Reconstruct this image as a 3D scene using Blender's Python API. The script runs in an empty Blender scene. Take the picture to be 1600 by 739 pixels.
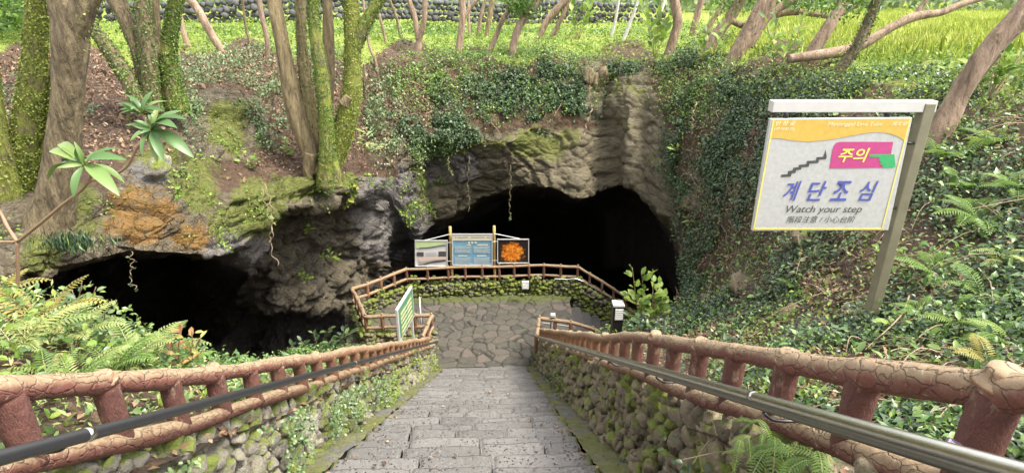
import bpy, math, random
import numpy as np
from mathutils import Vector

random.seed(7)
RNG = np.random.default_rng(11)
SC = bpy.context.scene
COL = SC.collection

# ------------------------------------------------------------------ camera, sky, sun, exposure
PITCH = math.radians(22.15)
YAW = math.radians(1.76)
cam_data = bpy.data.cameras.new('camera')
cam_data.sensor_width = 36.0
cam_data.lens = 20.25
cam_data.clip_start = 0.05
cam_data.clip_end = 1000.0
cam = bpy.data.objects.new('camera', cam_data)
COL.objects.link(cam)
cam.location = (0, 0, 0)
cam.rotation_euler = (math.radians(90) - PITCH, 0, -YAW)
SC.camera = cam

SUN_ELEV = math.radians(60)
SUN_AZ = math.radians(112)           # compass bearing from +Y towards +X
world = bpy.data.worlds.new('World')
SC.world = world
world.use_nodes = True
wn, wl = world.node_tree.nodes, world.node_tree.links
wn.clear()
w_out = wn.new('ShaderNodeOutputWorld')
w_bg = wn.new('ShaderNodeBackground')
w_sky = wn.new('ShaderNodeTexSky')
w_hsv = wn.new('ShaderNodeHueSaturation')
w_sky.sky_type = 'NISHITA'
w_sky.sun_disc = False
w_sky.sun_elevation = SUN_ELEV
w_sky.sun_rotation = SUN_AZ
w_sky.dust_density = 3.0
w_hsv.inputs['Saturation'].default_value = 0.10
w_bg.inputs['Strength'].default_value = 0.15
wl.new(w_sky.outputs[0], w_hsv.inputs['Color'])
wl.new(w_hsv.outputs[0], w_bg.inputs['Color'])
wl.new(w_bg.outputs[0], w_out.inputs['Surface'])

sun_data = bpy.data.lights.new('sun', 'SUN')
sun_data.energy = 1.7
sun_data.angle = math.radians(14)
sun_data.color = (1.0, 0.93, 0.78)
sun = bpy.data.objects.new('sun', sun_data)
COL.objects.link(sun)
sv = Vector((math.sin(SUN_AZ) * math.cos(SUN_ELEV), math.cos(SUN_AZ) * math.cos(SUN_ELEV), math.sin(SUN_ELEV)))
sun.rotation_euler = sv.to_track_quat('Z', 'Y').to_euler()
sun.location = sv * 60

SC.view_settings.view_transform = 'Standard'
SC.view_settings.look = 'None'
SC.view_settings.gamma = 1.0
SC.view_settings.use_curve_mapping = False
SC.view_settings.exposure = 1.95
SC.cycles.max_bounces = 6
SC.cycles.use_denoising = True

# ------------------------------------------------------------------ surveying: photo directions to places
CP, SP, CY, SY = math.cos(PITCH), math.sin(PITCH), math.cos(YAW), math.sin(YAW)

def U(px, py, d):
    """point seen at photo pixel (px, py), d metres ahead (horizontally); arrays allowed"""
    px, py, d = np.asarray(px, float), np.asarray(py, float), np.asarray(d, float)
    v = py - 369.5
    den = 900 * CP - v * SP
    x = d * (px - 800) / den
    z = -d * (900 * SP + v * CP) / den
    return np.stack([x * CY + d * SY, -x * SY + d * CY, z], -1)

def dep(py, z):
    v = py - 369.5
    return -z * (900 * CP - v * SP) / (900 * SP + v * CP)

def mpp(py, d):
    """metres per photo pixel at that place"""
    v = py - 369.5
    return d / (900 * CP - v * SP)

SLOPE = 0.596
def nosing(y): return -1.44 - SLOPE * y

# ------------------------------------------------------------------ noise
def _h(i, j, k, s=0):
    n = (i.astype(np.int64) * 73856093) ^ (j.astype(np.int64) * 19349663) ^ (k.astype(np.int64) * 83492791) ^ (s * 2654435761)
    n = (n ^ (n >> 13)) * 1274126177
    n = n & 0xffffffff
    n = (n ^ (n >> 16)) * 2246822519 & 0xffffffff
    return ((n ^ (n >> 13)) & 0xffffff) / float(0xffffff)

def vnoise(p, s=0):
    f = np.floor(p); t = p - f; t = t * t * (3 - 2 * t)
    i, j, k = (f[:, a].astype(np.int64) for a in range(3))
    r = 0
    for a in (0, 1):
        wa = t[:, 0] if a else 1 - t[:, 0]
        for b in (0, 1):
            wb = t[:, 1] if b else 1 - t[:, 1]
            for c in (0, 1):
                wc = t[:, 2] if c else 1 - t[:, 2]
                r = r + wa * wb * wc * _h(i + a, j + b, k + c, s)
    return r * 2 - 1

def fbm(p, o=4, s=0):
    r, a, tot = 0, 1.0, 0
    for k in range(o):
        r = r + a * vnoise(p * (2.03 ** k) + k * 17.3, s + k); tot += a; a *= 0.5
    return r / tot

def worley(p, s=0):
    f = np.floor(p).astype(np.int64)
    n = len(p)
    d1 = np.full(n, 9.0); d2 = np.full(n, 9.0); idv = np.zeros(n)
    for a in (-1, 0, 1):
        for b in (-1, 0, 1):
            for c in (-1, 0, 1):
                i, j, k = f[:, 0] + a, f[:, 1] + b, f[:, 2] + c
                q = np.stack([i + _h(i, j, k, s + 1), j + _h(i, j, k, s + 2), k + _h(i, j, k, s + 3)], -1)
                dd = np.sqrt(((q - p) ** 2).sum(1))
                m = dd < d1
                d2 = np.where(m, d1, np.minimum(d2, dd))
                idv = np.where(m, _h(i, j, k, s + 4), idv)
                d1 = np.where(m, dd, d1)
    return d1, d2, idv

def sstep(x, a, b):
    t = np.clip((x - a) / (b - a), 0, 1)
    return t * t * (3 - 2 * t)

# ------------------------------------------------------------------ mesh helpers
def tag(o, label=None, cat=None, group=None, kind=None):
    if label: o['label'] = label
    if cat: o['category'] = cat
    if group: o['group'] = group
    if kind: o['kind'] = kind
    return o

def empty(name, loc, label, cat, group=None):
    o = bpy.data.objects.new(name, None)
    o.empty_display_size = 0.2
    o.location = tuple(float(c) for c in loc)
    COL.objects.link(o)
    return tag(o, label, cat, group)

def mk(name, V, F, mat, parent=None, origin=None, smooth=True, attrs=None, mats=None, mi=None):
    """one mesh object; V are world points; F is an (n,4)/(n,3) array or a list of tuples"""
    V = np.asarray(V, float).reshape(-1, 3)
    base = np.zeros(3)
    if parent is not None:
        p = parent
        while p is not None:
            base = base + np.array(p.location); p = p.parent
        loc = np.zeros(3)
    else:
        loc = np.asarray(origin, float) if origin is not None else np.zeros(3)
        base = loc
    V = V - base
    if parent is not None and origin is not None:
        o2 = np.asarray(origin, float) - base; V = V - o2; loc = o2
    me = bpy.data.meshes.new(name)
    if isinstance(F, np.ndarray):
        n, k = F.shape
        me.vertices.add(len(V)); me.vertices.foreach_set('co', V.astype(np.float32).ravel())
        me.loops.add(n * k); me.loops.foreach_set('vertex_index', F.astype(np.int32).ravel())
        me.polygons.add(n); me.polygons.foreach_set('loop_start', np.arange(0, n * k, k, dtype=np.int32))
        me.polygons.foreach_set('loop_total', np.full(n, k, dtype=np.int32))
        me.update(calc_edges=True)
    else:
        me.from_pydata([tuple(v) for v in V], [], [tuple(int(i) for i in f) for f in F])
    if smooth:
        me.polygons.foreach_set('use_smooth', np.ones(len(me.polygons), dtype=bool))
    for k, a in (attrs or {}).items():
        at = me.attributes.new(k, 'FLOAT', 'POINT')
        at.data.foreach_set('value', np.asarray(a, np.float32))
    for m in (mats or [mat]): me.materials.append(m)
    if mi is not None: me.polygons.foreach_set('material_index', np.asarray(mi, np.int32))
    me.update()
    o = bpy.data.objects.new(name, me)
    o.location = tuple(float(c) for c in loc)
    COL.objects.link(o)
    if parent is not None: o.parent = parent
    return o

class MB:
    def __init__(s): s.V = []; s.F = []; s.n = 0; s.A = []
    def add(s, V, F, a=None):
        V = np.asarray(V, float).reshape(-1, 3)
        s.V.append(V); s.F += [tuple(int(i) + s.n for i in f) for f in F]; s.n += len(V)
        s.A.append(np.full(len(V), random.random() if a is None else a) if np.isscalar(a) or a is None else np.asarray(a))
    def box(s, c, size, ax=None, a=None):
        """box about c with half axes rows of ax (3x3)"""
        c = np.asarray(c, float); h = np.asarray(size, float) / 2
        ax = np.eye(3) if ax is None else np.asarray(ax, float)
        P = [c + sx * h[0] * ax[0] + sy * h[1] * ax[1] + sz * h[2] * ax[2] for sx in (-1, 1) for sy in (-1, 1) for sz in (-1, 1)]
        s.add(P, [(0, 1, 3, 2), (4, 6, 7, 5), (0, 4, 5, 1), (2, 3, 7, 6), (0, 2, 6, 4), (1, 5, 7, 3)], a)
    def out(s, name, mat, parent=None, origin=None, smooth=False):
        return mk(name, np.concatenate(s.V), s.F, mat, parent, origin, smooth, {'rnd': np.concatenate(s.A)})

def bevel(o, w=0.01, seg=2):
    m = o.modifiers.new('bevel', 'BEVEL'); m.width = w; m.segments = seg; m.limit_method = 'ANGLE'
    return o

def grid_faces(nr, nc, wrap=False):
    r = np.arange(nr - 1)[:, None]; c = np.arange(nc if wrap else nc - 1)[None, :]
    a = r * nc + c; b = r * nc + (c + 1) % nc
    return np.stack([a, b, b + nc, a + nc], -1).reshape(-1, 4)

def catmull(P, n):
    P = np.asarray(P, float)
    if len(P) == 2: return P[0] + (P[1] - P[0]) * np.linspace(0, 1, n)[:, None]
    seg = np.linalg.norm(np.diff(P[:, :3], axis=0), axis=1); u = np.concatenate([[0], np.cumsum(np.maximum(seg, 1e-6))])
    E = np.vstack([2 * P[0] - P[1], P, 2 * P[-1] - P[-2]])
    out = []
    for t in np.linspace(0, u[-1], n):
        k = min(np.searchsorted(u, t, side='right') - 1, len(P) - 2); k = max(k, 0)
        f = (t - u[k]) / max(u[k + 1] - u[k], 1e-9)
        p0, p1, p2, p3 = E[k], E[k + 1], E[k + 2], E[k + 3]
        out.append(0.5 * ((2 * p1) + (-p0 + p2) * f + (2 * p0 - 5 * p1 + 4 * p2 - p3) * f * f + (-p0 + 3 * p1 - 3 * p2 + p3) * f ** 3))
    return np.array(out)

def frames(C):
    T = np.gradient(C, axis=0); T /= np.linalg.norm(T, axis=1)[:, None] + 1e-9
    up = np.array([0, 0, 1.0]) if abs(T[0, 2]) < 0.85 else np.array([0, 1.0, 0])
    N = np.zeros_like(T)
    n = np.cross(np.cross(T[0], up), T[0]); n /= np.linalg.norm(n)
    for i in range(len(C)):
        n = n - T[i] * np.dot(n, T[i]); n /= np.linalg.norm(n) + 1e-9; N[i] = n
    return T, N, np.cross(T, N)

def tube(C, R, ns=12, cap=True, rough=None):
    """C (n,3) centre line, R radius (n,) ; rough(p, theta, i) -> radius factor; returns V, F(list)"""
    C = np.asarray(C, float); R = np.broadcast_to(np.asarray(R, float), (len(C),))
    T, N, B = frames(C)
    th = np.linspace(0, 2 * np.pi, ns, endpoint=False)
    D = N[:, None, :] * np.cos(th)[None, :, None] + B[:, None, :] * np.sin(th)[None, :, None]
    RR = np.repeat(R[:, None], ns, 1)
    P = C[:, None, :] + D * RR[..., None]
    if rough is not None:
        f = rough(P.reshape(-1, 3)).reshape(len(C), ns)
        P = C[:, None, :] + D * (RR * f)[..., None]
    V = P.reshape(-1, 3)
    F = [tuple(f) for f in grid_faces(len(C), ns, True)]
    if cap:
        V = np.vstack([V, C[0], C[-1]]); n = len(C) * ns
        F += [(n, (i + 1) % ns, i) for i in range(ns)]
        F += [(n + 1, n - ns + i, n - ns + (i + 1) % ns) for i in range(ns)]
    return V, F

_ICO = {}
def ico(sub):
    if sub not in _ICO:
        import bmesh
        bm = bmesh.new(); bmesh.ops.create_icosphere(bm, subdivisions=sub, radius=1)
        bm.verts.ensure_lookup_table()
        _ICO[sub] = (np.array([v.co[:] for v in bm.verts]), np.array([[v.index for v in f.verts] for f in bm.faces]))
        bm.free()
    return _ICO[sub]

# leaves: arrays of positions, axes, normals, lengths, widths
LEAF = {
 'rhomb': (np.array([[0, 0, 0], [.45, .5, .1], [1, 0, -.06], [.45, -.5, .1]]), [(0, 2, 1), (0, 3, 2)]),
 'oval': (np.array([[0, 0, 0], [.25, .42, .09], [.65, .44, .07], [1, 0, -.1], [.65, -.44, .07], [.25, -.42, .09], [.45, 0, 0.02]]),
          [(0, 6, 1), (1, 6, 2), (2, 6, 3), (3, 6, 4), (4, 6, 5), (5, 6, 0)]),
 'ivy': (np.array([[0, 0, 0], [-.12, .3, .06], [.2, .55, .05], [.42, .33, .06], [1, 0, -.1], [.42, -.33, .06], [.2, -.55, .05], [-.12, -.3, .06], [.4, 0, 0]]),
          [(0, 8, 1), (1, 8, 2), (2, 8, 3), (3, 8, 4), (4, 8, 5), (5, 8, 6), (6, 8, 7), (7, 8, 0)]),
 'blade': (np.array([[0, .5, 0], [0, -.5, 0], [.55, -.38, .08], [.55, .38, .08], [1, 0, -.12]]), [(0, 1, 2), (0, 2, 3), (3, 2, 4)]),
 'lance': (np.array([[0, .06, 0], [0, -.06, 0], [.3, -.3, .07], [.3, .3, .07], [.3, 0, -.02], [.68, -.46, .04], [.68, .46, .04], [.68, 0, -.04], [1, 0, -.22]]),
          [(0, 1, 4), (0, 4, 3), (1, 2, 4), (3, 4, 7), (3, 7, 6), (4, 2, 5), (4, 5, 7), (6, 7, 8), (7, 5, 8)]),
}
_t = np.linspace(0, 1, 9)
_w = .5 * np.sin(np.pi * _t ** 1.25) ** .75 * (1 - .1 * _t); _w[0] = .05; _w[-1] = .02
_V = []
for _k in range(9):
    for _s in (-1, 0, 1): _V.append((_t[_k], _s * _w[_k], .10 * math.sin(_t[_k] * 2.6) - .26 * _t[_k] ** 2.2 + (.05 * abs(_s) * math.sin(math.pi * _t[_k]))))
LEAF['long'] = (np.array(_V), [f for _k in range(8) for _s in (0, 1) for f in ((3 * _k + _s, 3 * _k + _s + 1, 3 * _k + _s + 4), (3 * _k + _s, 3 * _k + _s + 4, 3 * _k + _s + 3))])
def nrmz(a): return a / (np.linalg.norm(a, axis=-1, keepdims=True) + 1e-9)

def leaves(P, A, N, L, W, kind='rhomb'):
    P, A, N = np.asarray(P, float), nrmz(np.asarray(A, float)), np.asarray(N, float)
    N = nrmz(N - A * (A * N).sum(-1, keepdims=True)); B = np.cross(N, A)
    T, F = LEAF[kind]; n = len(P); k = len(T)
    L = np.broadcast_to(L, (n,)); W = np.broadcast_to(W, (n,))
    V = P[:, None] + A[:, None] * (T[None, :, :1] * L[:, None, None]) + B[:, None] * (T[None, :, 1:2] * W[:, None, None]) + N[:, None] * (T[None, :, 2:] * L[:, None, None])
    F = np.array(F)[None] + (np.arange(n) * k)[:, None, None]
    return V.reshape(-1, 3), F.reshape(-1, F.shape[-1]), np.repeat(RNG.random(n), k)

def cat(parts):
    """concatenate (V, F, rnd) triples with equal face size"""
    V, F, A, n = [], [], [], 0
    for v, f, a in parts:
        V.append(v); F.append(np.asarray(f) + n); A.append(a); n += len(v)
    return np.concatenate(V), np.concatenate(F), np.concatenate(A)

def rdir(n):
    return nrmz(RNG.normal(size=(n, 3)))

# ------------------------------------------------------------------ materials
class NB:
    def __init__(s, name):
        s.m = bpy.data.materials.new(name); s.m.use_nodes = True
        s.t = s.m.node_tree; s.n = s.t.nodes; s.l = s.t.links
        s.b = s.n['Principled BSDF']
        s.co = s.n.new('ShaderNodeTexCoord').outputs['Object']
        s.geo = s.n.new('ShaderNodeNewGeometry')
    def inp(s, sock, v):
        if hasattr(v, 'is_output') or isinstance(v, bpy.types.NodeSocket): s.l.new(v, sock)
        else: sock.default_value = v
    def pos(s): return s.geo.outputs['Position']
    def attr(s, k):
        a = s.n.new('ShaderNodeAttribute'); a.attribute_name = k; return a.outputs['Fac']
    def noise(s, scale, det=4, rough=.6, vec=None, dist=0):
        t = s.n.new('ShaderNodeTexNoise'); t.inputs['Scale'].default_value = scale; t.inputs['Detail'].default_value = det
        t.inputs['Roughness'].default_value = rough; t.inputs['Distortion'].default_value = dist
        s.l.new(vec or s.pos(), t.inputs['Vector']); return t.outputs['Fac']
    def vor(s, scale, feat='F1', vec=None, out='Distance', rnd=1):
        t = s.n.new('ShaderNodeTexVoronoi'); t.feature = feat; t.inputs['Scale'].default_value = scale
        t.inputs['Randomness'].default_value = rnd
        s.l.new(vec or s.pos(), t.inputs['Vector']); return t.outputs[out]
    def mapv(s, sc, vec=None):
        m = s.n.new('ShaderNodeMapping'); m.inputs['Scale'].default_value = sc
        s.l.new(vec or s.pos(), m.inputs['Vector']); return m.outputs[0]
    def math(s, op, a, b=0.0, clamp=False):
        m = s.n.new('ShaderNodeMath'); m.operation = op; m.use_clamp = clamp
        s.inp(m.inputs[0], a); s.inp(m.inputs[1], b); return m.outputs[0]
    def rng(s, v, a, b, c=0.0, d=1.0):
        m = s.n.new('ShaderNodeMapRange'); m.interpolation_type = 'SMOOTHSTEP'
        s.inp(m.inputs['Value'], v); m.inputs['From Min'].default_value = a; m.inputs['From Max'].default_value = b
        m.inputs['To Min'].default_value = c; m.inputs['To Max'].default_value = d; return m.outputs[0]
    def mix(s, f, a, b):
        m = s.n.new('ShaderNodeMix'); m.data_type = 'RGBA'
        s.inp(m.inputs[0], f)
        for sock, v in ((m.inputs[6], a), (m.inputs[7], b)):
            if isinstance(v, tuple): sock.default_value = (*v[:3], 1)
            else: s.l.new(v, sock)
        return m.outputs[2]
    def ramp(s, f, stops):
        r = s.n.new('ShaderNodeValToRGB'); e = r.color_ramp.elements
        while len(e) < len(stops): e.new(.5)
        for k, (p, c) in enumerate(stops): e[k].position = p; e[k].color = (*c, 1)
        s.l.new(f, r.inputs[0]); return r.outputs[0]
    def bump(s, h, strength=.5, dist=.02, prev=None):
        b = s.n.new('ShaderNodeBump'); b.inputs['Strength'].default_value = strength; b.inputs['Distance'].default_value = dist
        s.l.new(h, b.inputs['Height'])
        if prev is not None: s.l.new(prev, b.inputs['Normal'])
        return b.outputs[0]
    def nz(s):
        x = s.n.new('ShaderNodeSeparateXYZ'); s.l.new(s.geo.outputs['Normal'], x.inputs[0]); return x.outputs['Z']
    def done(s, color, rough=.8, normal=None, metal=0.0, spec=None):
        s.inp(s.b.inputs['Base Color'], (*color[:3], 1) if isinstance(color, tuple) else color)
        s.inp(s.b.inputs['Roughness'], rough); s.inp(s.b.inputs['Metallic'], metal)
        if spec is not None: s.b.inputs['Specular IOR Level'].default_value = spec
        if normal is not None: s.l.new(normal, s.b.inputs['Normal'])
        return s.m

def m_plain(name, c, rough=.6, metal=0.0, var=.25, scale=9.0, bump=.15):
    b = NB(name); n = b.noise(scale, 5)
    col = b.mix(n, tuple(x * (1 - var) for x in c), tuple(min(1, x * (1 + var)) for x in c))
    return b.done(col, rough, b.bump(b.noise(scale * 6, 3), bump, .004), metal)

def m_leaf(name, stops, rough=.45, trans=.25, spec=.5):
    b = NB(name)
    col = b.ramp(b.attr('rnd'), stops)
    n = b.noise(1.3, 3)
    col = b.mix(b.rng(n, .35, .7), col, b.mix(.5, col, b.ramp(b.attr('rnd'), [(p, tuple(x * .55 for x in c)) for p, c in stops])))
    m = b.done(col, rough, None, 0, spec)
    tr = b.n.new('ShaderNodeBsdfTranslucent'); b.l.new(col, tr.inputs['Color'])
    ms = b.n.new('ShaderNodeMixShader'); ms.inputs[0].default_value = trans
    b.l.new(b.b.outputs[0], ms.inputs[1]); b.l.new(tr.outputs[0], ms.inputs[2])
    b.l.new(ms.outputs[0], b.n['Material Output'].inputs['Surface'])
    return m

def m_terrain():
    b = NB('terrain')
    brk = b.math('SUBTRACT', b.noise(1.1, 5, .65), .5)
    brk2 = b.math('SUBTRACT', b.noise(4.5, 4, .65), .5)
    jit = b.math('ADD', b.math('MULTIPLY', brk, 1.1), b.math('MULTIPLY', brk2, .7))
    warm = b.mix(b.noise(1.1, 7, .72), (.09, .077, .05), (.27, .225, .14))
    warm = b.mix(b.rng(b.noise(16, 4, .7), .55, .72, 0, .7), warm, (.06, .045, .025))
    def mask(k, lo=.38, hi=.62): return b.rng(b.math('ADD', b.attr(k), b.math('MULTIPLY', jit, b.rng(b.attr(k), 0, .12))), lo, hi)
    fine = b.noise(9, 5, .7)
    soil = b.mix(fine, (.045, .028, .016), (.15, .085, .05))
    rock = b.mix(b.noise(.9, 7, .72), (.06, .047, .03), (.25, .20, .125))
    rock = b.mix(b.rng(b.noise(5, 5, .7), .45, .75), rock, (.30, .26, .18))
    rock = b.mix(b.rng(b.noise(13, 4, .7), .52, .72), rock, (.05, .04, .03))
    rock = b.mix(b.rng(b.attr('warm'), .2, .8), rock, warm)
    streak = b.rng(b.noise(1.0, 5, .65, b.mapv((1.6, 1.6, .16))), .46, .66)
    rock = b.mix(b.math('MULTIPLY', streak, .42), rock, (.045, .036, .024))
    grey = b.mix(b.noise(2.4, 5, .65), (.10, .09, .08), (.31, .28, .26))
    rock = b.mix(mask('grey'), rock, grey)
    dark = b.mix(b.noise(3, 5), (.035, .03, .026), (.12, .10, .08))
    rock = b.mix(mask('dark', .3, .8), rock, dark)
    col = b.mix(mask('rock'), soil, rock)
    och = b.mix(b.noise(3, 5, .7), (.16, .10, .02), (.36, .17, .03))
    col = b.mix(b.math('MULTIPLY', mask('ochre'), .85), col, och)
    moss = b.mix(b.noise(6, 4), (.065, .085, .015), (.22, .24, .04))
    col = b.mix(b.math('MULTIPLY', mask('moss'), .9), col, moss)
    lit = b.mix(b.vor(16, out='Color'), (.10, .058, .033), (.26, .16, .095))
    lit = b.mix(b.rng(fine, .4, .65), (.05, .03, .018), b.mix(.6, (.20, .125, .075), lit))
    col = b.mix(mask('litter'), col, lit)
    gr = b.mix(b.noise(2, 5), (.14, .19, .03), (.32, .38, .06))
    col = b.mix(mask('grass'), col, gr)
    v = b.mapv((1, 1, 1.8))
    h1 = b.noise(3.2, 8, .72, v, .6)
    h2 = b.vor(5, 'DISTANCE_TO_EDGE', v)
    n1 = b.bump(b.rng(h2, 0, .10), .0, .05)
    cr_ = b.math('MULTIPLY', b.rng(b.math('ADD', h2, b.math('MULTIPLY', b.noise(7, 4), .06)), .03, .11), 1.0)
    rk_ = b.math('MULTIPLY', b.attr('rock'), b.math('SUBTRACT', 1.0, b.math('MULTIPLY', b.attr('warm'), .75)))
    n2 = b.bump(h1, 1.0, .28)
    nb_ = b.n.new('ShaderNodeBump'); nb_.inputs['Distance'].default_value = .12; b.l.new(cr_, nb_.inputs['Height']); b.l.new(rk_, nb_.inputs['Strength']); b.l.new(n2, nb_.inputs['Normal']); n2 = nb_.outputs[0]
    n3 = b.bump(b.noise(22, 5, .7), .6, .03, n2)
    return b.done(col, b.rng(b.attr('dark'), 0, 1, .9, .55), n3)

def m_rubble(name, base_a, base_b, moss_amt=.5, lichen=.3):
    b = NB(name)
    r = b.attr('rnd')
    col = b.mix(b.noise(7, 6, .7), base_a, base_b)
    col = b.mix(b.math('MULTIPLY', r, .55), col, tuple(x * 1.5 for x in base_b))
    col = b.mix(b.rng(b.noise(24, 4, .7), .55, .75), col, tuple(x * .35 for x in base_a))
    f = b.math('ADD', b.noise(2.2, 5, .7), b.math('MULTIPLY', b.nz(), .13))
    mossc = b.mix(b.noise(11, 4), (.05, .075, .012), (.24, .28, .035))
    col = b.mix(b.rng(f, .62 - .3 * moss_amt, .72 - .22 * moss_amt, 0, .95), col, mossc)
    col = b.mix(b.rng(b.noise(5.5, 4, .6), .66 - .1 * lichen, .74, 0, .75 * lichen * 2), col, (.42, .42, .36))
    nb = b.bump(b.noise(14, 6, .72), .9, .06)
    nb = b.bump(b.noise(60, 3, .6), .5, .012, nb)
    return b.done(col, .88, nb)

def m_lograil():
    b = NB('painted concrete log')
    v = b.attr('along')
    comb = b.n.new('ShaderNodeCombineXYZ')
    b.l.new(b.attr('along'), comb.inputs[0]); b.l.new(b.attr('around'), comb.inputs[1])
    vv = comb.outputs[0]
    dv = b.n.new('ShaderNodeVectorMath'); dv.operation = 'ADD'
    nt = b.n.new('ShaderNodeTexNoise'); nt.inputs['Scale'].default_value = 14; nt.inputs['Detail'].default_value = 4; b.l.new(b.pos(), nt.inputs['Vector'])
    sc_ = b.n.new('ShaderNodeVectorMath'); sc_.operation = 'SCALE'; sc_.inputs['Scale'].default_value = .07; b.l.new(nt.outputs['Color'], sc_.inputs[0])
    b.l.new(vv, dv.inputs[0]); b.l.new(sc_.outputs[0], dv.inputs[1])
    e = b.vor(15, 'DISTANCE_TO_EDGE', b.mapv((.62, 1.35, 1), dv.outputs[0]))
    crack = b.math('MULTIPLY', b.rng(e, .0, .09), b.rng(b.noise(5, 3), .3, .6, .45, 1))
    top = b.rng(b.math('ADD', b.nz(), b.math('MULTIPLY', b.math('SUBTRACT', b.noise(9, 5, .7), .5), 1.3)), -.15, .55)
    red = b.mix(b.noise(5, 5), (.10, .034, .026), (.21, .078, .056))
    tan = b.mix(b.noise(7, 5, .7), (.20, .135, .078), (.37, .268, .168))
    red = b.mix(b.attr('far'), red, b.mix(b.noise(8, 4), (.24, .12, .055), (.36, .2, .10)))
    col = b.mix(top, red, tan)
    col = b.mix(b.rng(b.noise(30, 4, .7), .6, .72, 0, .5), col, (.5, .42, .33))
    col = b.mix(b.math('MULTIPLY', b.rng(e, .0, .03, .28, 0), b.rng(b.noise(6, 3), .4, .6)), col, (.08, .045, .03))
    col = b.mix(b.rng(b.noise(2.1, 5, .7), .56, .7, 0, .4), col, (.13, .12, .05))
    col = b.mix(b.rng(b.noise(12, 6, .75), .5, .72, 0, .55), col, (.12, .075, .045))
    n = b.bump(crack, .8, .014)
    n = b.bump(b.noise(45, 5, .7), .5, .01, n)
    return b.done(col, .75, n)

def m_post():
    b = NB('red painted concrete post')
    v = b.mapv((1, 1, .35))
    col = b.mix(b.noise(9, 5, .7, v), (.08, .03, .024), (.20, .08, .06))
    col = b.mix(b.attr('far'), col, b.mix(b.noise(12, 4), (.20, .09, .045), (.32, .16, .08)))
    col = b.mix(b.rng(b.noise(14, 5, .7, v), .55, .68, 0, .85), col, (.36, .255, .18))
    col = b.mix(b.rng(b.noise(6, 6, .75), .5, .7, 0, .6), col, (.06, .025, .02))
    n = b.bump(b.noise(20, 6, .75, v), 1.0, .05)
    return b.done(col, .8, n)

def m_bark(name, ca, cb, moss=0.0, scale=9):
    b = NB(name)
    v = b.mapv((1, 1, .22))
    n1 = b.noise(scale, 7, .68, v, .8)
    col = b.mix(b.rng(n1, .3, .7), ca, cb)
    if moss:
        f = b.noise(3.0, 5, .7)
        col = b.mix(b.rng(f, .72 - .4 * moss, .82 - .34 * moss, 0, .9), col, b.mix(b.noise(20, 3), (.10, .13, .016), (.34, .36, .06)))
    n = b.bump(n1, 1.0, .09)
    n = b.bump(b.noise(40, 5, .75, v), .8, .03, n)
    col = b.mix(b.rng(b.noise(26, 5, .75, v), .35, .5, .55, 0), col, (.03, .02, .012))
    return b.done(col, .85, n)

def m_step():
    b = NB('pitted basalt')
    col = b.mix(b.noise(2.0, 5, .65), (.060, .056, .053), (.14, .132, .125))
    col = b.mix(b.math('MULTIPLY', b.attr('rnd'), .55), col, (.175, .165, .158))
    col = b.mix(b.math('MULTIPLY', b.attr('nose_shade'), b.rng(b.noise(5, 5, .7), .3, .6, .6, .95)), col, (.035, .032, .028))  # shade painted into the stone along each front lip, setting treads apart
    col = b.mix(b.rng(b.noise(30, 4, .7), .5, .8, 0, .6), col, (.26, .247, .238))
    pit = b.vor(26, 'F1')
    pits = b.rng(pit, .16, .30)
    sel = b.rng(b.noise(6, 3), .42, .55)
    p = b.math('MAXIMUM', pits, b.math('SUBTRACT', 1.0, sel))
    pit2 = b.rng(b.vor(60, 'F1'), .14, .3)
    p2 = b.math('MULTIPLY', p, b.math('MAXIMUM', pit2, b.rng(b.noise(11, 3), .4, .6)))
    col = b.mix(b.rng(p2, 0, 1), (.035, .03, .028), col)
    mo = b.math('ADD', b.attr('edge'), b.math('MULTIPLY', b.math('SUBTRACT', b.noise(4, 5, .7), .5), 1.2))
    col = b.mix(b.rng(mo, .45, .75, 0, .9), col, b.mix(b.noise(9, 4), (.055, .06, .014), (.16, .165, .035)))
    n = b.bump(p2, .8, .03)
    n = b.bump(b.noise(40, 5, .7), .5, .012, n)
    return b.done(col, .85, n)

def m_paving():
    b = NB('crazy paving stone')
    r = b.attr('rnd')
    col = b.ramp(r, [(0, (.034, .031, .026)), (.3, (.066, .059, .046)), (.55, (.048, .045, .035)), (.8, (.105, .08, .066)), (1, (.06, .056, .046))])
    col = b.mix(b.rng(b.noise(7, 6, .7), .35, .75, 0, .6), col, (.085, .078, .06))
    col = b.mix(b.rng(b.noise(18, 4), .55, .75, 0, .5), col, (.06, .05, .04))
    mo = b.math('ADD', b.attr('edge'), b.math('MULTIPLY', b.math('SUBTRACT', b.noise(1.8, 5, .7), .5), 1.0))
    col = b.mix(b.rng(mo, .4, .8, 0, .9), col, b.mix(b.noise(9, 4), (.035, .042, .01), (.10, .115, .024)))
    col = b.mix(b.attr('joint'), col, (.010, .009, .006))
    n = b.bump(b.noise(9, 6, .7), .7, .04)
    return b.done(col, .85, n)

M = {}
M['terrain'] = m_terrain()
M['rubble_left'] = m_rubble('mossy rubble', (.07, .063, .05), (.28, .25, .205), .40, .5)
M['rubble_right'] = m_rubble('brown rubble', (.05, .04, .026), (.235, .19, .125), .2, .25)
M['rubble_back'] = m_rubble('dark mossy rubble', (.045, .042, .03), (.16, .15, .10), .5, .1)
M['bank_rock'] = m_rubble('brown bank rock', (.06, .045, .028), (.20, .155, .095), .0, .1)
M['drystone'] = m_rubble('dry grey stone', (.035, .033, .035), (.10, .098, .10), -.35, .15)
M['log'] = m_lograil()
M['post'] = m_post()
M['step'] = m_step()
M['paving'] = m_paving()
M['dark_step'] = m_plain('damp dark stone', (.045, .042, .04), .7, 0, .4, 6, .5)
M['bark'] = m_bark('brown bark', (.07, .05, .027), (.30, .235, .13), .14)
M['bark_pale'] = m_bark('pale tan bark', (.17, .115, .075), (.42, .30, .21), .0, 5)
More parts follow.
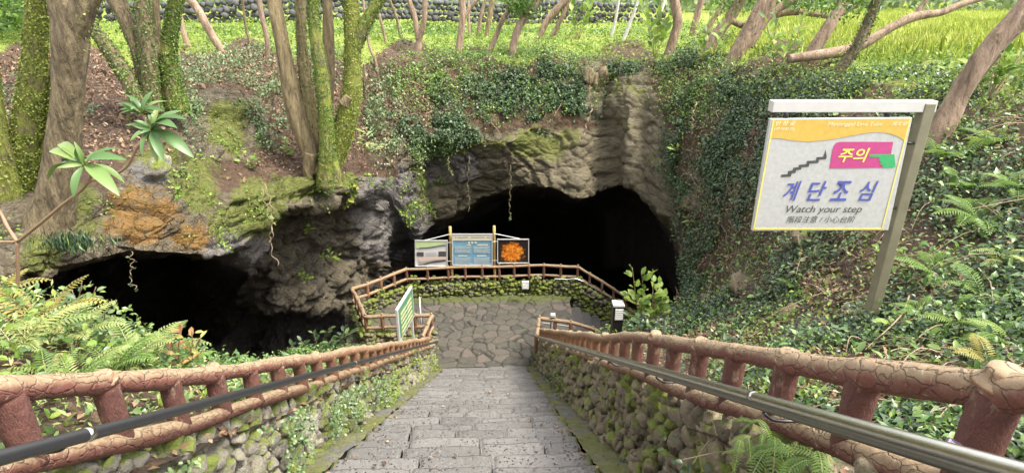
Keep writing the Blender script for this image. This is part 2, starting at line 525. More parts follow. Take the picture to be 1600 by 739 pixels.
M['bark_white'] = m_bark('whitish bark', (.45, .42, .38), (.68, .64, .58), .0, 5)
M['bark_moss'] = m_bark('mossy bark', (.09, .08, .03), (.28, .25, .10), .85)
M['bark_clump'] = m_bark('olive bark', (.14, .105, .055), (.36, .28, .15), .25, 6)
M['twig'] = m_plain('twig', (.24, .15, .09), .7)
M['dry_twig'] = m_plain('dry vine', (.26, .20, .13), .8)
M['steel'] = m_plain('brushed steel', (.56, .55, .51), .27, 1.0, .2, 30, .05)
M['rail_dark'] = m_plain('dark coated steel', (.055, .055, .06), .32, .6, .2, 20, .05)
M['rail_groove'] = m_plain('grimy steel underside', (.22, .21, .19), .4, .9, .25, 25, .08)
M['black'] = m_plain('black metal', (.02, .02, .02), .45, .2)
M['white'] = m_plain('white plastic', (.8, .8, .78), .4, 0, .05)
M['frame_grey'] = m_plain('weathered aluminium', (.55, .54, .52), .5, .1, .12, 14)
M['post_olive'] = m_plain('grimy olive steel', (.19, .175, .115), .6, .1, .4, 7)
M['wood_post'] = m_plain('yellow wood', (.42, .27, .09), .7)
LG = lambda *s: [(p, c) for p, c in s]
M['ivy'] = m_leaf('ivy leaf', [(0, (.02, .045, .02)), (.45, (.038, .078, .032)), (.8, (.062, .115, .042)), (.93, (.09, .15, .05)), (1, (.19, .27, .06))], .36, .15, .5)
M['ivy_dark'] = m_leaf('dark glossy ivy leaf', [(0, (.02, .045, .02)), (.6, (.045, .085, .032)), (1, (.10, .16, .05))], .46, .12, .4)
M['creeper'] = m_leaf('yellow green creeper leaf', [(0, (.10, .14, .02)), (.5, (.24, .30, .045)), (1, (.42, .46, .09))], .5, .3)
M['creeper_green'] = m_leaf('green creeper leaf', [(0, (.05, .10, .02)), (.5, (.12, .22, .035)), (1, (.25, .35, .07))], .5, .3)
M['grass'] = m_leaf('grass blade', [(0, (.32, .40, .06)), (.5, (.52, .60, .12)), (1, (.68, .70, .25))], .6, .55)
M['weeds'] = m_leaf('light green weed leaf', [(0, (.08, .16, .025)), (.5, (.19, .31, .045)), (1, (.36, .46, .09))], .5, .4)
M['fern'] = m_leaf('fern frond', [(0, (.09, .18, .035)), (.6, (.18, .30, .06)), (1, (.30, .40, .10))], .5, .35)
M['fern_pale'] = m_leaf('pale fern frond', [(0, (.19, .27, .08)), (.6, (.34, .42, .14)), (1, (.50, .52, .2))], .5, .35)
M['fern_yellow'] = m_leaf('yellowing fern frond', [(0, (.26, .25, .06)), (.6, (.40, .36, .10)), (1, (.52, .40, .13))], .5, .35)
M['broad'] = m_leaf('broad leaf', [(0, (.05, .11, .028)), (.5, (.10, .19, .045)), (1, (.22, .32, .08))], .38, .25, .6)
M['rhodo'] = m_leaf('leathery leaf', [(0, (.07, .15, .04)), (.6, (.105, .19, .06)), (1, (.2, .28, .07))], .42, .2, .5)
M['pale_leaf'] = m_leaf('grey green leaf', [(0, (.07, .13, .045)), (.6, (.14, .22, .085)), (1, (.28, .36, .16))], .35, .25, .6)
M['dead_leaf'] = m_leaf('dead leaf', [(0, (.06, .034, .02)), (.5, (.17, .098, .054)), (.85, (.31, .19, .11)), (1, (.46, .34, .22))], .7, .1)
M['red_leaf'] = m_leaf('withering leaf', [(0, (.30, .12, .05)), (.5, (.42, .30, .10)), (1, (.40, .42, .12))], .5, .3)
M['far_leaf'] = m_leaf('distant leaf', [(0, (.10, .16, .06)), (.5, (.2, .28, .11)), (1, (.32, .38, .18))], .6, .3)
M['crown_leaf'] = m_leaf('tree leaf', [(0, (.04, .10, .02)), (.5, (.10, .2, .03)), (1, (.2, .32, .05))], .4, .35)

# ------------------------------------------------------------------ terrain: one lofted sheet, field > rim > cliff face > cave roof > cave floor
R0, R1, R2 = (5, 170), (33, 45), (60, 33)
L1, L2 = (30, 36), (58, 27)
ST = [
 (-700, [R0, L1, L2, (130, 10), (290, 7), (340, 6), (390, 5.4), (420, 5.1), (460, 4.8), (500, 4.4), (550, 4), (600, 3.5), (680, 3)]),
 (-300, [R0, L1, L2, (130, 13), (300, 9), (345, 8), (390, 7.2), (420, 6.9), (460, 6.5), (500, 6), (550, 5.4), (620, 4.8), (700, 4)]),
 (0, [R0, L1, L2, (120, 15), (292, 9.6), (330, 9), (380, 8.2), (425, 7.7), (455, 7.5), (490, 7.3), (560, 6.9), (640, 6.4), (720, 6)]),
 (60, [R0, L1, L2, (115, 15), (298, 9.6), (345, 8.8), (395, 8.3), (424, 8.1), (428, 8.7), (440, 13), (560, 13), (640, 9), (720, 7)]),
 (120, [R0, L1, L2, (112, 15.5), (300, 9.8), (340, 9.2), (385, 8.8), (412, 8.6), (406, 9.9), (408, 17), (530, 19), (640, 11), (720, 8)]),
 (205, [R0, L1, L2, (115, 16), (245, 11.5), (292, 10.4), (350, 9.6), (394, 9.3), (386, 10.6), (392, 20), (530, 22), (640, 13), (700, 9)]),
 (260, [R0, L1, L2, (118, 17), (228, 12.3), (285, 11), (350, 10), (397, 9.8), (388, 11.2), (392, 21), (520, 23), (620, 14), (690, 10)]),
 (300, [R0, L1, L2, (112, 17.5), (150, 15.6), (262, 12.6), (335, 11), (398, 10.2), (390, 11.6), (395, 20), (510, 22), (610, 14.5), (680, 11)]),
 (345, [R0, L1, L2, (110, 18), (135, 16.4), (255, 13.8), (322, 12), (402, 11), (398, 12.3), (404, 18.5), (500, 20), (600, 15), (660, 12)]),
 (385, [R0, L1, L2, (110, 18.5), (140, 16.8), (258, 14.5), (305, 12.9), (385, 12.4), (420, 14.6), (445, 16), (485, 17.2), (520, 21), (640, 19)]),
 (430, [R0, L1, L2, (108, 19), (195, 16.8), (258, 15.2), (300, 14), (326, 13.5), (333, 15.4), (400, 16), (486, 15.6), (496, 20), (640, 19)]),
 (490, [R0, L1, L2, (100, 20), (180, 18), (240, 16.2), (282, 15), (318, 14.6), (322, 16.8), (400, 17.3), (488, 16.9), (497, 20.5), (640, 19)]),
 (550, [R0, L1, L2, (92, 21), (170, 19.5), (230, 18), (272, 17.1), (305, 16.9), (318, 18.2), (400, 18.8), (482, 18.4), (494, 20.5), (620, 19)]),
 (600, [R0, (31, 40), (60, 29), (92, 23), (150, 22), (215, 20.6), (262, 19.8), (290, 19.7), (340, 20.2), (380, 20.2), (415, 20.3), (450, 22), (500, 21)]),
 (645, [R0, R1, R2, (92, 25), (130, 24), (200, 22.5), (245, 21.8), (372, 22.2), (380, 23.8), (392, 27), (412, 31), (470, 31), (500, 24)]),
 (675, [R0, R1, R2, (92, 25.6), (130, 24.6), (221, 22.6), (252, 23.5), (350, 24.1), (356, 26.4), (372, 33), (392, 40), (450, 40), (490, 24)]),
 (710, [R0, R1, R2, (92, 26), (130, 25), (224, 22.8), (258, 23.8), (333, 24.6), (338, 27), (350, 35), (362, 48), (440, 48), (470, 24)]),
 (760, [R0, R1, R2, (92, 26.5), (132, 25.5), (224, 23.3), (258, 24.0), (312, 24.8), (316, 27.2), (326, 35), (338, 54), (430, 54), (470, 24)]),
 (800, [R0, R1, R2, (92, 27), (135, 26), (222, 23.5), (258, 23.8), (297, 24.3), (299, 27), (306, 34), (318, 58), (430, 58), (470, 24)]),
 (860, [R0, R1, R2, (95, 27), (130, 26), (180, 24.8), (230, 24), (295, 22.9), (296, 25), (302, 33), (318, 58), (430, 58), (475, 24)]),
 (905, [R0, R1, R2, (98, 27), (116, 26.3), (170, 25), (240, 23.8), (314, 22.4), (309, 24.6), (310, 33), (322, 58), (430, 58), (475, 24)]),
 (945, [R0, R1, R2, (102, 27), (116, 26.2), (170, 25.4), (222, 24.8), (300, 23.6), (299, 26), (305, 33), (325, 58), (430, 58), (478, 24)]),
 (964, [R0, R1, R2, (102, 26.5), (116, 25.6), (150, 24.9), (214, 24.2), (292, 24.0), (293, 26.4), (302, 33), (328, 56), (430, 56), (482, 24)]),
 (980, [R0, R1, R2, (102, 26.3), (114, 25.3), (150, 24.2), (205, 22.9), (287, 22.3), (290, 24.6), (306, 32), (330, 55), (430, 55), (488, 23)]),
 (1005, [R0, R1, R2, (100, 26), (114, 25), (150, 24), (222, 22.9), (303, 21.5), (306, 23.5), (315, 31), (338, 52), (430, 50), (500, 22)]),
 (1040, [R0, R1, R2, (98, 25.5), (114, 24.5), (160, 23), (250, 21.4), (342, 19.6), (346, 22), (352, 30), (365, 46), (440, 44), (520, 20)]),
 (1058, [R0, R1, R2, (97, 25), (113, 24), (165, 22.3), (262, 20.2), (372, 18.2), (385, 20.5), (395, 28), (405, 38), (460, 36), (540, 18)]),
 (1074, [R0, R1, R2, (97, 24.5), (113, 23.5), (170, 21.6), (270, 19), (370, 17), (425, 15.6), (460, 14), (492, 11.8), (522, 9), (562, 6)]),
 (1150, [R0, R1, R2, (96, 22), (113, 20.5), (180, 17.5), (280, 14.5), (380, 12), (430, 10.6), (470, 9.2), (510, 7.6), (548, 5.6), (702, 2.6)]),
 (1250, [R0, R1, (55, 31), (96, 18), (120, 15.4), (190, 12.6), (280, 9.9), (370, 8), (430, 6.8), (480, 5.8), (522, 4.8), (565, 3.8), (735, 2.2)]),
 (1350, [R0, R1, (55, 29), (96, 15.4), (130, 12.2), (200, 9.9), (290, 7.8), (370, 6.5), (430, 5.6), (482, 4.9), (530, 4.2), (582, 3.3), (742, 1.95)]),
 (1450, [R0, R1, (55, 27), (96, 13.2), (148, 10), (215, 8.2), (290, 6.8), (370, 5.7), (430, 4.9), (488, 4.2), (542, 3.6), (600, 2.8), (762, 1.75)]),
 (1600, [R0, R1, (55, 25), (96, 11.4), (160, 8.2), (230, 6.8), (300, 5.7), (370, 4.9), (430, 4.3), (490, 3.7), (550, 3.1), (612, 2.4), (795, 1.5)]),
 (1800, [R0, R1, (55, 24), (96, 10), (170, 6.9), (240, 5.7), (310, 4.9), (380, 4.2), (440, 3.6), (500, 3.1), (560, 2.6), (632, 2.1), (825, 1.3)]),
 (2300, [R0, R1, (55, 22), (96, 8.6), (175, 5.8), (245, 4.7), (315, 4), (385, 3.5), (445, 3), (505, 2.6), (565, 2.2), (640, 1.8), (850, 1.1)]),
]
SEG = [10, 16, 30, 40, 42, 40, 40, 30, 26, 24, 22, 20]
spx = np.array([s[0] for s in ST], float)
stab = np.array([s[1] for s in ST], float)           # (ns, 13, 2)
cols = np.concatenate([np.linspace(-700, -60, 40, endpoint=False), np.linspace(-60, 1660, 690, endpoint=False), np.linspace(1660, 2300, 40)])
rows = np.concatenate([np.linspace(k, k + 1, SEG[k], endpoint=False) for k in range(12)] + [[12.0]])
def interp_tab(ch):
    T = np.log(stab[:, :, 1]) if ch else stab[:, :, 0]
    a = np.stack([np.interp(cols, spx, T[:, k]) for k in range(13)], 0)      # 13 x nc
    return np.stack([np.interp(rows, np.arange(13), a[:, c]) for c in range(len(cols))], 1)
gpy, gld = interp_tab(0), interp_tab(1)
gpx = np.repeat(cols[None], len(rows), 0)
def blur(a, r, ax):
    k = np.exp(-np.linspace(-2, 2, 2 * r + 1) ** 2); k /= k.sum()
    pad = [(0, 0), (0, 0)]; pad[ax] = (r, r)
    b = np.pad(a, pad, mode='reflect', reflect_type='odd')
    return np.apply_along_axis(lambda v: np.convolve(v, k, 'valid'), ax, b)
gpy = blur(blur(gpy, 6, 1), 5, 0); gld = blur(blur(gld, 5, 1), 5, 0)
gd = np.exp(gld)
grow = np.repeat(rows[:, None], len(cols), 1)
NR, NC = gpx.shape
TP = U(gpx, gpy, gd)                                  # NR x NC x 3
PX, PY, DD, RW = gpx.ravel(), gpy.ravel(), gd.ravel(), grow.ravel()

def blob(cx, cy, rx, ry, soft=.35):
    q = np.sqrt(((PX - cx) / rx) ** 2 + ((PY - cy) / ry) ** 2)
    return 1 - sstep(q, 1 - soft, 1 + soft)
FRONT = 1 - sstep(RW, 7.2, 7.8)
CAVECOL = 1 - sstep(PX, 1050, 1068)
recess = ((PX > 385) & (PX < 600)).astype(float)
rockm = np.zeros_like(PX)
rockm = np.maximum(rockm, blob(345, 195, 75, 62) * .9)
rockm = np.maximum(rockm, sstep(PY, 285, 318) * (PX < 430) * FRONT)
rockm = np.maximum(rockm, blob(255, 300, 70, 60))
rockm = np.maximum(rockm, sstep(PY, 186, 214) * (PX > 735) * CAVECOL * FRONT)
rockm = np.maximum(rockm, sstep(PY, 205, 232) * (PX > 625) * CAVECOL * FRONT)
rockm = np.maximum(rockm, sstep(PY, 268, 285) * (PX > 420) * (PX < 660))
rockm = np.maximum(rockm, blob(985, 200, 50, 92, .2)); rockm = np.maximum(rockm, blob(1030, 320, 40, 90, .3) * CAVECOL)
rockm = np.maximum(rockm, blob(925, 145, 22, 45, .3))
rockm = np.maximum(rockm, (RW > 7.2) * CAVECOL * (PX > 40))
for bx, by, rx, ry in ((1160, 445, 26, 42), (1240, 480, 34, 40), (1250, 375, 34, 22), (1110, 480, 22, 26), (1330, 500, 30, 26), (1085, 300, 28, 36)):
    rockm = np.maximum(rockm, .8 * blob(bx, by, rx, ry))
greym = np.maximum(blob(610, 335, 62, 78), .55 * blob(700, 265, 60, 30)) * (RW > 5)
greym = np.maximum(greym, .8 * blob(365, 395, 50, 45)); greym = np.maximum(greym, .7 * blob(235, 270, 34, 26))
darkm = np.zeros_like(PX)  # dark basalt inside the caves, deepened to paint their shade into the rock
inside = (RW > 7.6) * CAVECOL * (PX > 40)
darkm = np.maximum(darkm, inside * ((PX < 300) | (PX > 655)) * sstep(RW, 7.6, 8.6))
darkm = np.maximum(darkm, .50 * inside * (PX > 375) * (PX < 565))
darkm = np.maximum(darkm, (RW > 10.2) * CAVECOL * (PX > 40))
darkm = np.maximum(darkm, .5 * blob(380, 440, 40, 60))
ochm = .62 * np.maximum(blob(225, 335, 70, 55, .8), blob(300, 372, 40, 30, .8)); ochm = np.maximum(ochm, .55 * blob(170, 340, 40, 50, .8)) * FRONT
mossm = np.zeros_like(PX)
for bx, by, rx, ry, a in ((355, 200, 34, 50, .8), (310, 300, 40, 40, .7), (385, 340, 40, 34, .8), (240, 230, 40, 18, .5), (130, 345, 40, 30, .7), (450, 300, 40, 16, .8), (520, 280, 40, 14, .9),
                       (690, 232, 60, 16, .85), (840, 225, 60, 34, .6), (770, 225, 40, 20, .6), (1020, 260, 30, 70, .33), (985, 180, 40, 60, .34), (660, 300, 16, 60, .5), (60, 400, 50, 40, .6), (885, 215, 30, 26, .5), (980, 150, 40, 30, .4), (480, 400, 60, 30, .28), (200, 250, 30, 20, .6)):
    mossm = np.maximum(mossm, a * blob(bx, by, rx, ry, .6))
for bx, by, rx, ry, a in ((300, 270, 60, 40, .55), (110, 320, 60, 50, .6), (400, 320, 50, 50, .7), (350, 350, 40, 30, .6), (250, 250, 40, 20, .7), (470, 290, 60, 18, .7)):
    mossm = np.maximum(mossm, a * blob(bx, by, rx, ry, .6))
for bx, by, rx, ry, a in ((340, 345, 50, 30, .42), (400, 300, 40, 20, .38), (270, 300, 50, 40, .4), (150, 370, 40, 20, .4)):
    ochm = np.maximum(ochm, a * blob(bx, by, rx, ry, .8) * FRONT)
mossm *= (RW < 10)
grassm = (1 - sstep(PY + 14 * np.sin(PX / 47.0) + 10 * np.sin(PX / 19.0), 70, 98)) * (RW < 6)
grassm = np.maximum(grassm, (1 - sstep(PY, 100, 185)) * sstep(PX, 1200, 1420) * .95)
litm = np.maximum(blob(430, 170, 190, 95, .5), blob(330, 110, 90, 40)) * (1 - rockm) * FRONT
litm = np.maximum(litm, .9 * blob(120, 170, 200, 90) * FRONT)
litm = np.maximum(litm, .9 * blob(600, 175, 120, 60, .6) * FRONT)
for bx, by, rx, ry in ((1090, 560, 80, 40), (1280, 450, 60, 34), (1160, 250, 26, 60), (1500, 450, 60, 40), (1110, 530, 60, 40), (1180, 190, 30, 24), (1460, 230, 60, 24), (1070, 120, 60, 14)):
    litm = np.maximum(litm, .75 * blob(bx, by, rx, ry, .6))
litm = np.clip(litm - rockm * .7, 0, 1)

warmm = sstep(PX, 640, 700) * (1 - greym) * (RW < 9)
warmm = np.maximum(warmm, .6 * (PX > 385) * (PX < 560) * (RW > 6.5))
# displacement along the normal
def grid_normals(P):
    a = np.gradient(P, axis=1); b = np.gradient(P, axis=0)
    return nrmz(np.cross(a, b))
TN = grid_normals(TP).reshape(-1, 3)
tocam = -TP.reshape(-1, 3)
flip = np.sign((TN * tocam).sum(1)); vis = RW < 7.5
if np.mean(flip[vis]) < 0: TN = -TN
W3 = TP.reshape(-1, 3)
warp = W3 + .35 * np.stack([fbm(W3 * .8, 3, 31), fbm(W3 * .8, 3, 41), fbm(W3 * .8, 3, 51)], -1)
lay = 1 + .5 * ((PX > 385) & (PX < 565))
f1, f2, cid = worley(warp * np.stack([.75 + 0 * lay, .75 + 0 * lay, 1.25 * lay], -1), 5)
g1, g2, gid = worley(warp * np.array([2.1, 2.1, 3.4]), 9)
amp = np.clip(DD * .018, .05, .42)
facet = (cid - .5) * 1.1 + (1 - f1) * .5 - (1 - sstep(f2 - f1, 0, .16)) * .55
facet2 = (gid - .5) * .55 - (1 - sstep(g2 - g1, 0, .2)) * .35
big = fbm(W3 * .33, 3, 3)
smoothrock = np.clip(greym + (sstep(PX, 630, 690) * .93 + .07 * sstep(PX, 930, 960)) * (PX < 1070), 0, 1)
lobes = 1.3 * fbm(W3 * np.array([.5, .5, .3]), 2, 13) + .30 * fbm(warp * np.array([1.5, 1.5, .8]), 4, 14) - .35 * (1 - sstep(np.abs(fbm(W3 * np.array([.45, .45, .3]), 3, 61)), 0, .07))
dr_ = sstep(PX, 945, 980)
lobes = lobes * (1 - .92 * dr_) + dr_ * .55 * fbm(W3 * np.array([1.1, 1.1, .14]), 3, 66)
lobes += .10 * np.sin(PX / 7.3 + 1.5 * fbm(W3 * .5, 2, 15)) * blob(995, 215, 52, 110, .3)
disp = amp * ((rockm * (1 - .45 * ochm)) * ((facet * (1 - .65 * smoothrock) + facet2 * (1 - .7 * smoothrock) + smoothrock * lobes) + big * .9) + (1 - rockm) * (fbm(W3 * .9, 4, 7) * .9 + .3 * fbm(W3 * 3.3, 3, 8)))
disp *= np.clip((RW - 1.2) / 1.2, .12, 1)
disp *= 1 - .75 * sstep(DD, 40, 60)
TP2 = W3 + TN * disp[:, None]
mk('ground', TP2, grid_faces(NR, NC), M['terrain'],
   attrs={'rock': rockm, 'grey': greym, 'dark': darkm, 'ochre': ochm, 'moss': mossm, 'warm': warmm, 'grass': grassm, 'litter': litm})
tag(bpy.data.objects['ground'], 'rocky hillside with leaf litter, two dark cave mouths and a grassy field above', 'ground', None, 'structure')
TPg = TP2.reshape(NR, NC, 3)
TNg = grid_normals(TPg).reshape(-1, 3)
if np.mean((TNg * -TP2).sum(1)[vis]) < 0: TNg = -TNg

_frontmask = RW <= 7.3
_frontmask |= (PX > 1070)
def ground(px, py):
    """terrain point seen at that photo pixel"""
    w = np.where(_frontmask, (PX - px) ** 2 + (PY - py) ** 2, 1e12)
    k = int(np.argmin(w)); return TP2[k].copy(), float(DD[k])

# banks right behind the two stair walls
def wall_top_left(y): return nosing(y) + .66
def wall_top_right(y): return nosing(y) + .77
def left_bank_z(x, y):
    e = -(3.5 + .13 * np.clip(y, 0, 20)) - .5 * (1 - sstep(y, 2, 6))
    rise = .62 * np.clip(-2.1 - x, 0, 2.2) * (1 - sstep(y, 3.5, 8))
    over = np.clip(e - x, 0, None)
    return wall_top_left(y) - .1 + rise - over * 1.9
def right_bank_z(x, y):
    return wall_top_right(y) - .12 + .20 * np.clip(x - 1.3, 0, 9) + .34 * np.clip(x - 2.9, 0, 1.6) * sstep(y, 8, 12) - 2.4 * np.clip(x - 4.5, 0, None) - 5 * np.clip(y - 14.2, 0, None)
def bank(name, x0, x1, y0, y1, zf, label, s):
    xs, ys = np.linspace(x0, x1, 150), np.linspace(y0, y1, 360)
    X, Y = np.meshgrid(xs, ys)
    P = np.stack([X, Y, zf(X, Y)], -1)
    q = P.reshape(-1, 3)
    q[:, 2] += .10 * fbm(q * 1.3, 4, s) + .04 * fbm(q * 5, 3, s + 1)
    z = np.zeros(len(q))
    li = .8 * np.ones(len(q))
    o = mk(name, q, grid_faces(360, 150), M['terrain'], attrs={'rock': z + .15, 'grey': z, 'dark': z, 'ochre': z, 'warm': z, 'moss': .35 * (1 + fbm(q * .7, 2, s + 3)), 'grass': z, 'litter': li})
    tag(o, label, 'ground', None, 'structure')
    return q
LB = bank('bank', -7.2, -1.86, -3, 15.0, left_bank_z, 'soil bank behind the stone wall on the left of the stairs', 60)
RB = bank('bank', 1.22, 5.2, -3, 14.9, right_bank_z, 'soil bank behind the stone wall on the right of the stairs', 70)

# ------------------------------------------------------------------ landing, staircase
LZ = -10.27                                     # landing level
POLY = np.array([(1.55, 14.75), (1.3, 16.1), (2.7, 16.1), (2.7, 18.75), (3.0, 19.6), (-3.0, 19.8), (-5.4, 18.1), (-4.9, 16.25), (-2.2, 16.25), (-2.3, 14.75)])
def inpoly(x, y, P):
    r = np.zeros(x.shape, bool); j = len(P) - 1
    for i in range(len(P)):
        c = ((P[i, 1] > y) != (P[j, 1] > y)) & (x < (P[j, 0] - P[i, 0]) * (y - P[i, 1]) / (P[j, 1] - P[i, 1] + 1e-12) + P[i, 0])
        r ^= c; j = i
    return r
xs, ys = np.arange(-5.7, 3.2, .03), np.arange(14.6, 20, .03)
X, Y = np.meshgrid(xs, ys)
q = np.stack([X, Y * 1.0, 0 * X], -1).reshape(-1, 3)
qw = q + .09 * np.stack([fbm(q * 3, 2, 81), fbm(q * 3, 2, 82), 0 * q[:, 0]], -1)
qw[:, 2] = 0.5
f1, f2, idv = worley(qw * np.array([2.4, 2.8, 1.0]) * np.array([1, 1, 0]) + np.array([0, 0, .5]), 91)
jt = 1 - sstep(f2 - f1, .02, .085)
z = LZ - .06 * jt + .02 * (idv - .5) + .012 * fbm(q * 4, 3, 83)
edge = np.maximum(sstep(q[:, 1], 18.2, 19.3), sstep(-q[:, 0], 2.0, 4.5) * .6)
edge = np.maximum(edge, (1 - sstep(q[:, 1], 14.8, 15.6)) * np.maximum(sstep(q[:, 0], .6, 1.3), sstep(-q[:, 0], 1.3, 2.0)) * 1.0)
P = np.stack([q[:, 0], q[:, 1], z], -1)
F = grid_faces(len(ys), len(xs))
cx, cy = P[F].mean(1)[:, 0], P[F].mean(1)[:, 1]
F = F[inpoly(cx, cy, POLY)]
mk('pavement', P, F, M['paving'], attrs={'rnd': idv, 'edge': edge, 'joint': jt * .85})
tag(bpy.data.objects['pavement'], 'landing of irregular flat basalt paving stones at the foot of the stairs', 'pavement', None, 'structure')

RUN = .40; RISE = RUN * SLOPE
XL, XR = -1.60, .92
def rbox(x0, x1, y0, y1, z0, z1, n=(10, 7), s=0, r=.03):
    """worn stone block: rounded top edges and an uneven surface"""
    nx = max(4, int((x1 - x0) / .05)); ny = n[1]
    prof = [(y1, z0), (y1, z1 - r), (y1 - r * .35, z1 - r * .3), (y1 - r, z1)] + [(y1 - r - (y1 - y0 - 2 * r) * k / ny, z1) for k in range(1, ny)] + [(y0 + r, z1), (y0, z1 - r), (y0, z0)]
    xs = np.concatenate([[x0, x0 + r * .4], np.linspace(x0 + r, x1 - r, nx), [x1 - r * .4, x1]])
    V = []
    for i, x in enumerate(xs):
        e = r * (.8 if i in (0, len(xs) - 1) else .25 if i in (1, len(xs) - 2) else 0)
        for (yy, zz) in prof:
            V.append((x, yy, zz - (e if zz > z1 - r * 1.5 else 0)))
    V = np.array(V); k = len(prof)
    nse = fbm(V * 5 + s * 3.7, 3, 20)
    V[:, 2] += .026 * nse * (V[:, 2] > z0 + .01); V[:, 1] += .012 * fbm(V * 4 + s, 3, 24) * (V[:, 2] > z0 + .01)
    F = [tuple(f) for f in grid_faces(len(xs), k)]
    F += [tuple(range(k)), tuple((len(xs) - 1) * k + i for i in range(k))[::-1]]
    return V, F
stairs = empty('staircase', (-.34, 14.8, LZ), 'long straight staircase of pitted grey basalt blocks descending to the paved landing', 'staircase')
nst = int(15.7 / RUN)
for i in range(nst):
    y1 = 14.82 - i * RUN; y0 = y1 - RUN
    ztop = nosing(y1)
    if y1 < -1.4: break
    mb = MB(); x = XL + random.uniform(-.05, .05)
    cuts = [x]
    while cuts[-1] < XR - .35:
        cuts.append(cuts[-1] + random.uniform(.5, .85))
    cuts[-1] = XR + random.uniform(-.05, .05)
    if len(cuts) > 2 and cuts[-1] - cuts[-2] < .3: cuts.pop(-2)
    for a, b_ in zip(cuts[:-1], cuts[1:]):
        dz = random.uniform(-.022, .022)
        V, F = rbox(a + .008, b_ - .008, y0 - .02, y1 + random.uniform(-.006, .006), ztop - RISE - .12, ztop + dz, s=random.random() * 40, r=.045)
        mb.add(V, F)
    V = np.concatenate(mb.V)
    ed = np.maximum(sstep(V[:, 0], XR - .35, XR + .1), sstep(-V[:, 0], -XL - .3, -XL + .1)) * .9
    mk('step', V, mb.F, M['step'], stairs, smooth=True, attrs={'rnd': np.concatenate(mb.A), 'edge': ed, 'nose_shade': sstep(V[:, 1], y1 - .035, y1 - .01)})
# mossy gutters of soil and stone beside the steps
for nm, xa, xb, lab in (('gutter', XL - .40, XL + .03, 'mossy stone gutter along the left ends of the steps'), ('gutter', XR - .03, XR + .40, 'mossy stone gutter along the right ends of the steps')):
    xs, ys = np.linspace(xa, xb, 16), np.linspace(-1.5, 14.8, 500)
    X, Y = np.meshgrid(xs, ys)
    Q = np.stack([X, Y, nosing(Y) - .0 + 0 * X], -1).reshape(-1, 3)
    st = np.mod((14.82 - Q[:, 1]) / RUN, 1)
    Q[:, 2] += -.055 + .05 * fbm(Q * 3, 3, 5) + .03 * fbm(Q * 12, 3, 6)
    one = np.ones(len(Q))
    o = mk(nm, Q, grid_faces(500, 16), M['step'], attrs={'rnd': one * .3, 'nose_shade': one * 0, 'edge': one * .66 + .35 * fbm(Q * 2, 3, 9)})
    tag(o, lab, 'gutter', None, 'structure')
# side stairs going down into the cave
side = empty('staircase', (2.7, 17.4, LZ), 'short flight of damp dark steps leading off the landing down into the cave', 'staircase')
for i in range(9):
    V, F = rbox(0, 2.6, 0, .42, -.5, 0, s=i)
    V = np.stack([2.68 + i * .36 + V[:, 1] , 16.1 + V[:, 0], LZ - .005 - (i + 1) * .2 + .2 * (i == -1) + V[:, 2]], -1)
    mk('step', V, F, M['dark_step'], side)

# ------------------------------------------------------------------ rubble walls
def rubble(centres, sizes, sub=2, ns=1.0, seed=0):
    """many irregular stones -> V, F, rnd ; centres (n,3), sizes (n,3)"""
    T, TF = ico(sub); n = len(centres); k = len(T)
    ang = RNG.uniform(0, 6.28, n); c, s = np.cos(ang), np.sin(ang); t2 = RNG.uniform(-.6, .6, n)
    dirs = np.repeat(T[None], n, 0)
    off = RNG.uniform(0, 100, (n, 1, 3))
    q = (dirs * 1.15 + off).reshape(-1, 3)
    r = 1 + .40 * fbm(q, 4, seed).reshape(n, k)
    # chop flat faces
    for _ in range(9):
        pn = nrmz(RNG.normal(size=(n, 1, 3))); lim = RNG.uniform(.46, .88, (n, 1))
        dp = (dirs * r[..., None] * pn).sum(-1)
        r = np.where(dp > lim, r * lim / np.maximum(dp, 1e-6), r)
    r = r * (1 + .20 * fbm(q * 3.4, 4, seed + 7).reshape(n, k))
    V = dirs * r[..., None] * sizes[:, None, :]
    y, z = V[..., 1].copy(), V[..., 2].copy()
    V[..., 1] = y * np.cos(t2)[:, None] - z * np.sin(t2)[:, None]; V[..., 2] = y * np.sin(t2)[:, None] + z * np.cos(t2)[:, None]
    V = V + centres[:, None, :]
    F = TF[None] + (np.arange(n) * k)[:, None, None]
    return V.reshape(-1, 3), F.reshape(-1, 3), np.repeat(RNG.random(n), k)

def stair_wall(side, mat, label, x_base, x_top, topf):
    cs, ss = [], []
    y = -1.6
    while y < 14.9:
        sz = .072 if y < 6 else .085
        hgt = (topf(y) - nosing(y)) + .30
        rowsn = max(2, int(hgt / (sz * 1.32)))
        for r in range(rowsn + 1):
            f = (r + .3 + random.uniform(-.3, .3)) / rowsn
            h = -.26 + f * (hgt - .06)
            xx = x_base + (x_top - x_base) * f
            s = sz * random.uniform(.7, 1.45)
            cs.append((xx + side * random.uniform(-.02, .09), y + random.uniform(-.08, .08), nosing(y) + h))
            ss.append((s * random.uniform(.75, 1.0), s * random.uniform(.85, 1.25), s * random.uniform(.75, 1.05)))
        y += sz * 1.45
    V, F, a = rubble(np.array(cs), np.array(ss), 3, seed=3)
    # solid core behind the stones
    x0, x1 = sorted((x_base + side * .10, x_base + side * .36))
    core = []
    for yy in (-1.7, 14.95):
        for xx in (x0, x1):
            core += [(xx, yy, nosing(yy) - .6), (xx, yy, topf(yy) - .05)]
    core = np.array(core); n = len(V)
    CF = np.array([(0, 1, 3, 2), (4, 6, 7, 5), (0, 4, 5, 1), (2, 3, 7, 6), (1, 5, 7, 3)])
    tri = np.concatenate([CF[:, [0, 1, 2]], CF[:, [0, 2, 3]]])
    V = np.vstack([V, core]); F = np.vstack([F, tri + n]); a = np.concatenate([a, np.zeros(8)])
    o = mk('stone_wall', V, F, mat, origin=(x_base, 7, nosing(7)), attrs={'rnd': a})
    return tag(o, label, 'stone wall')
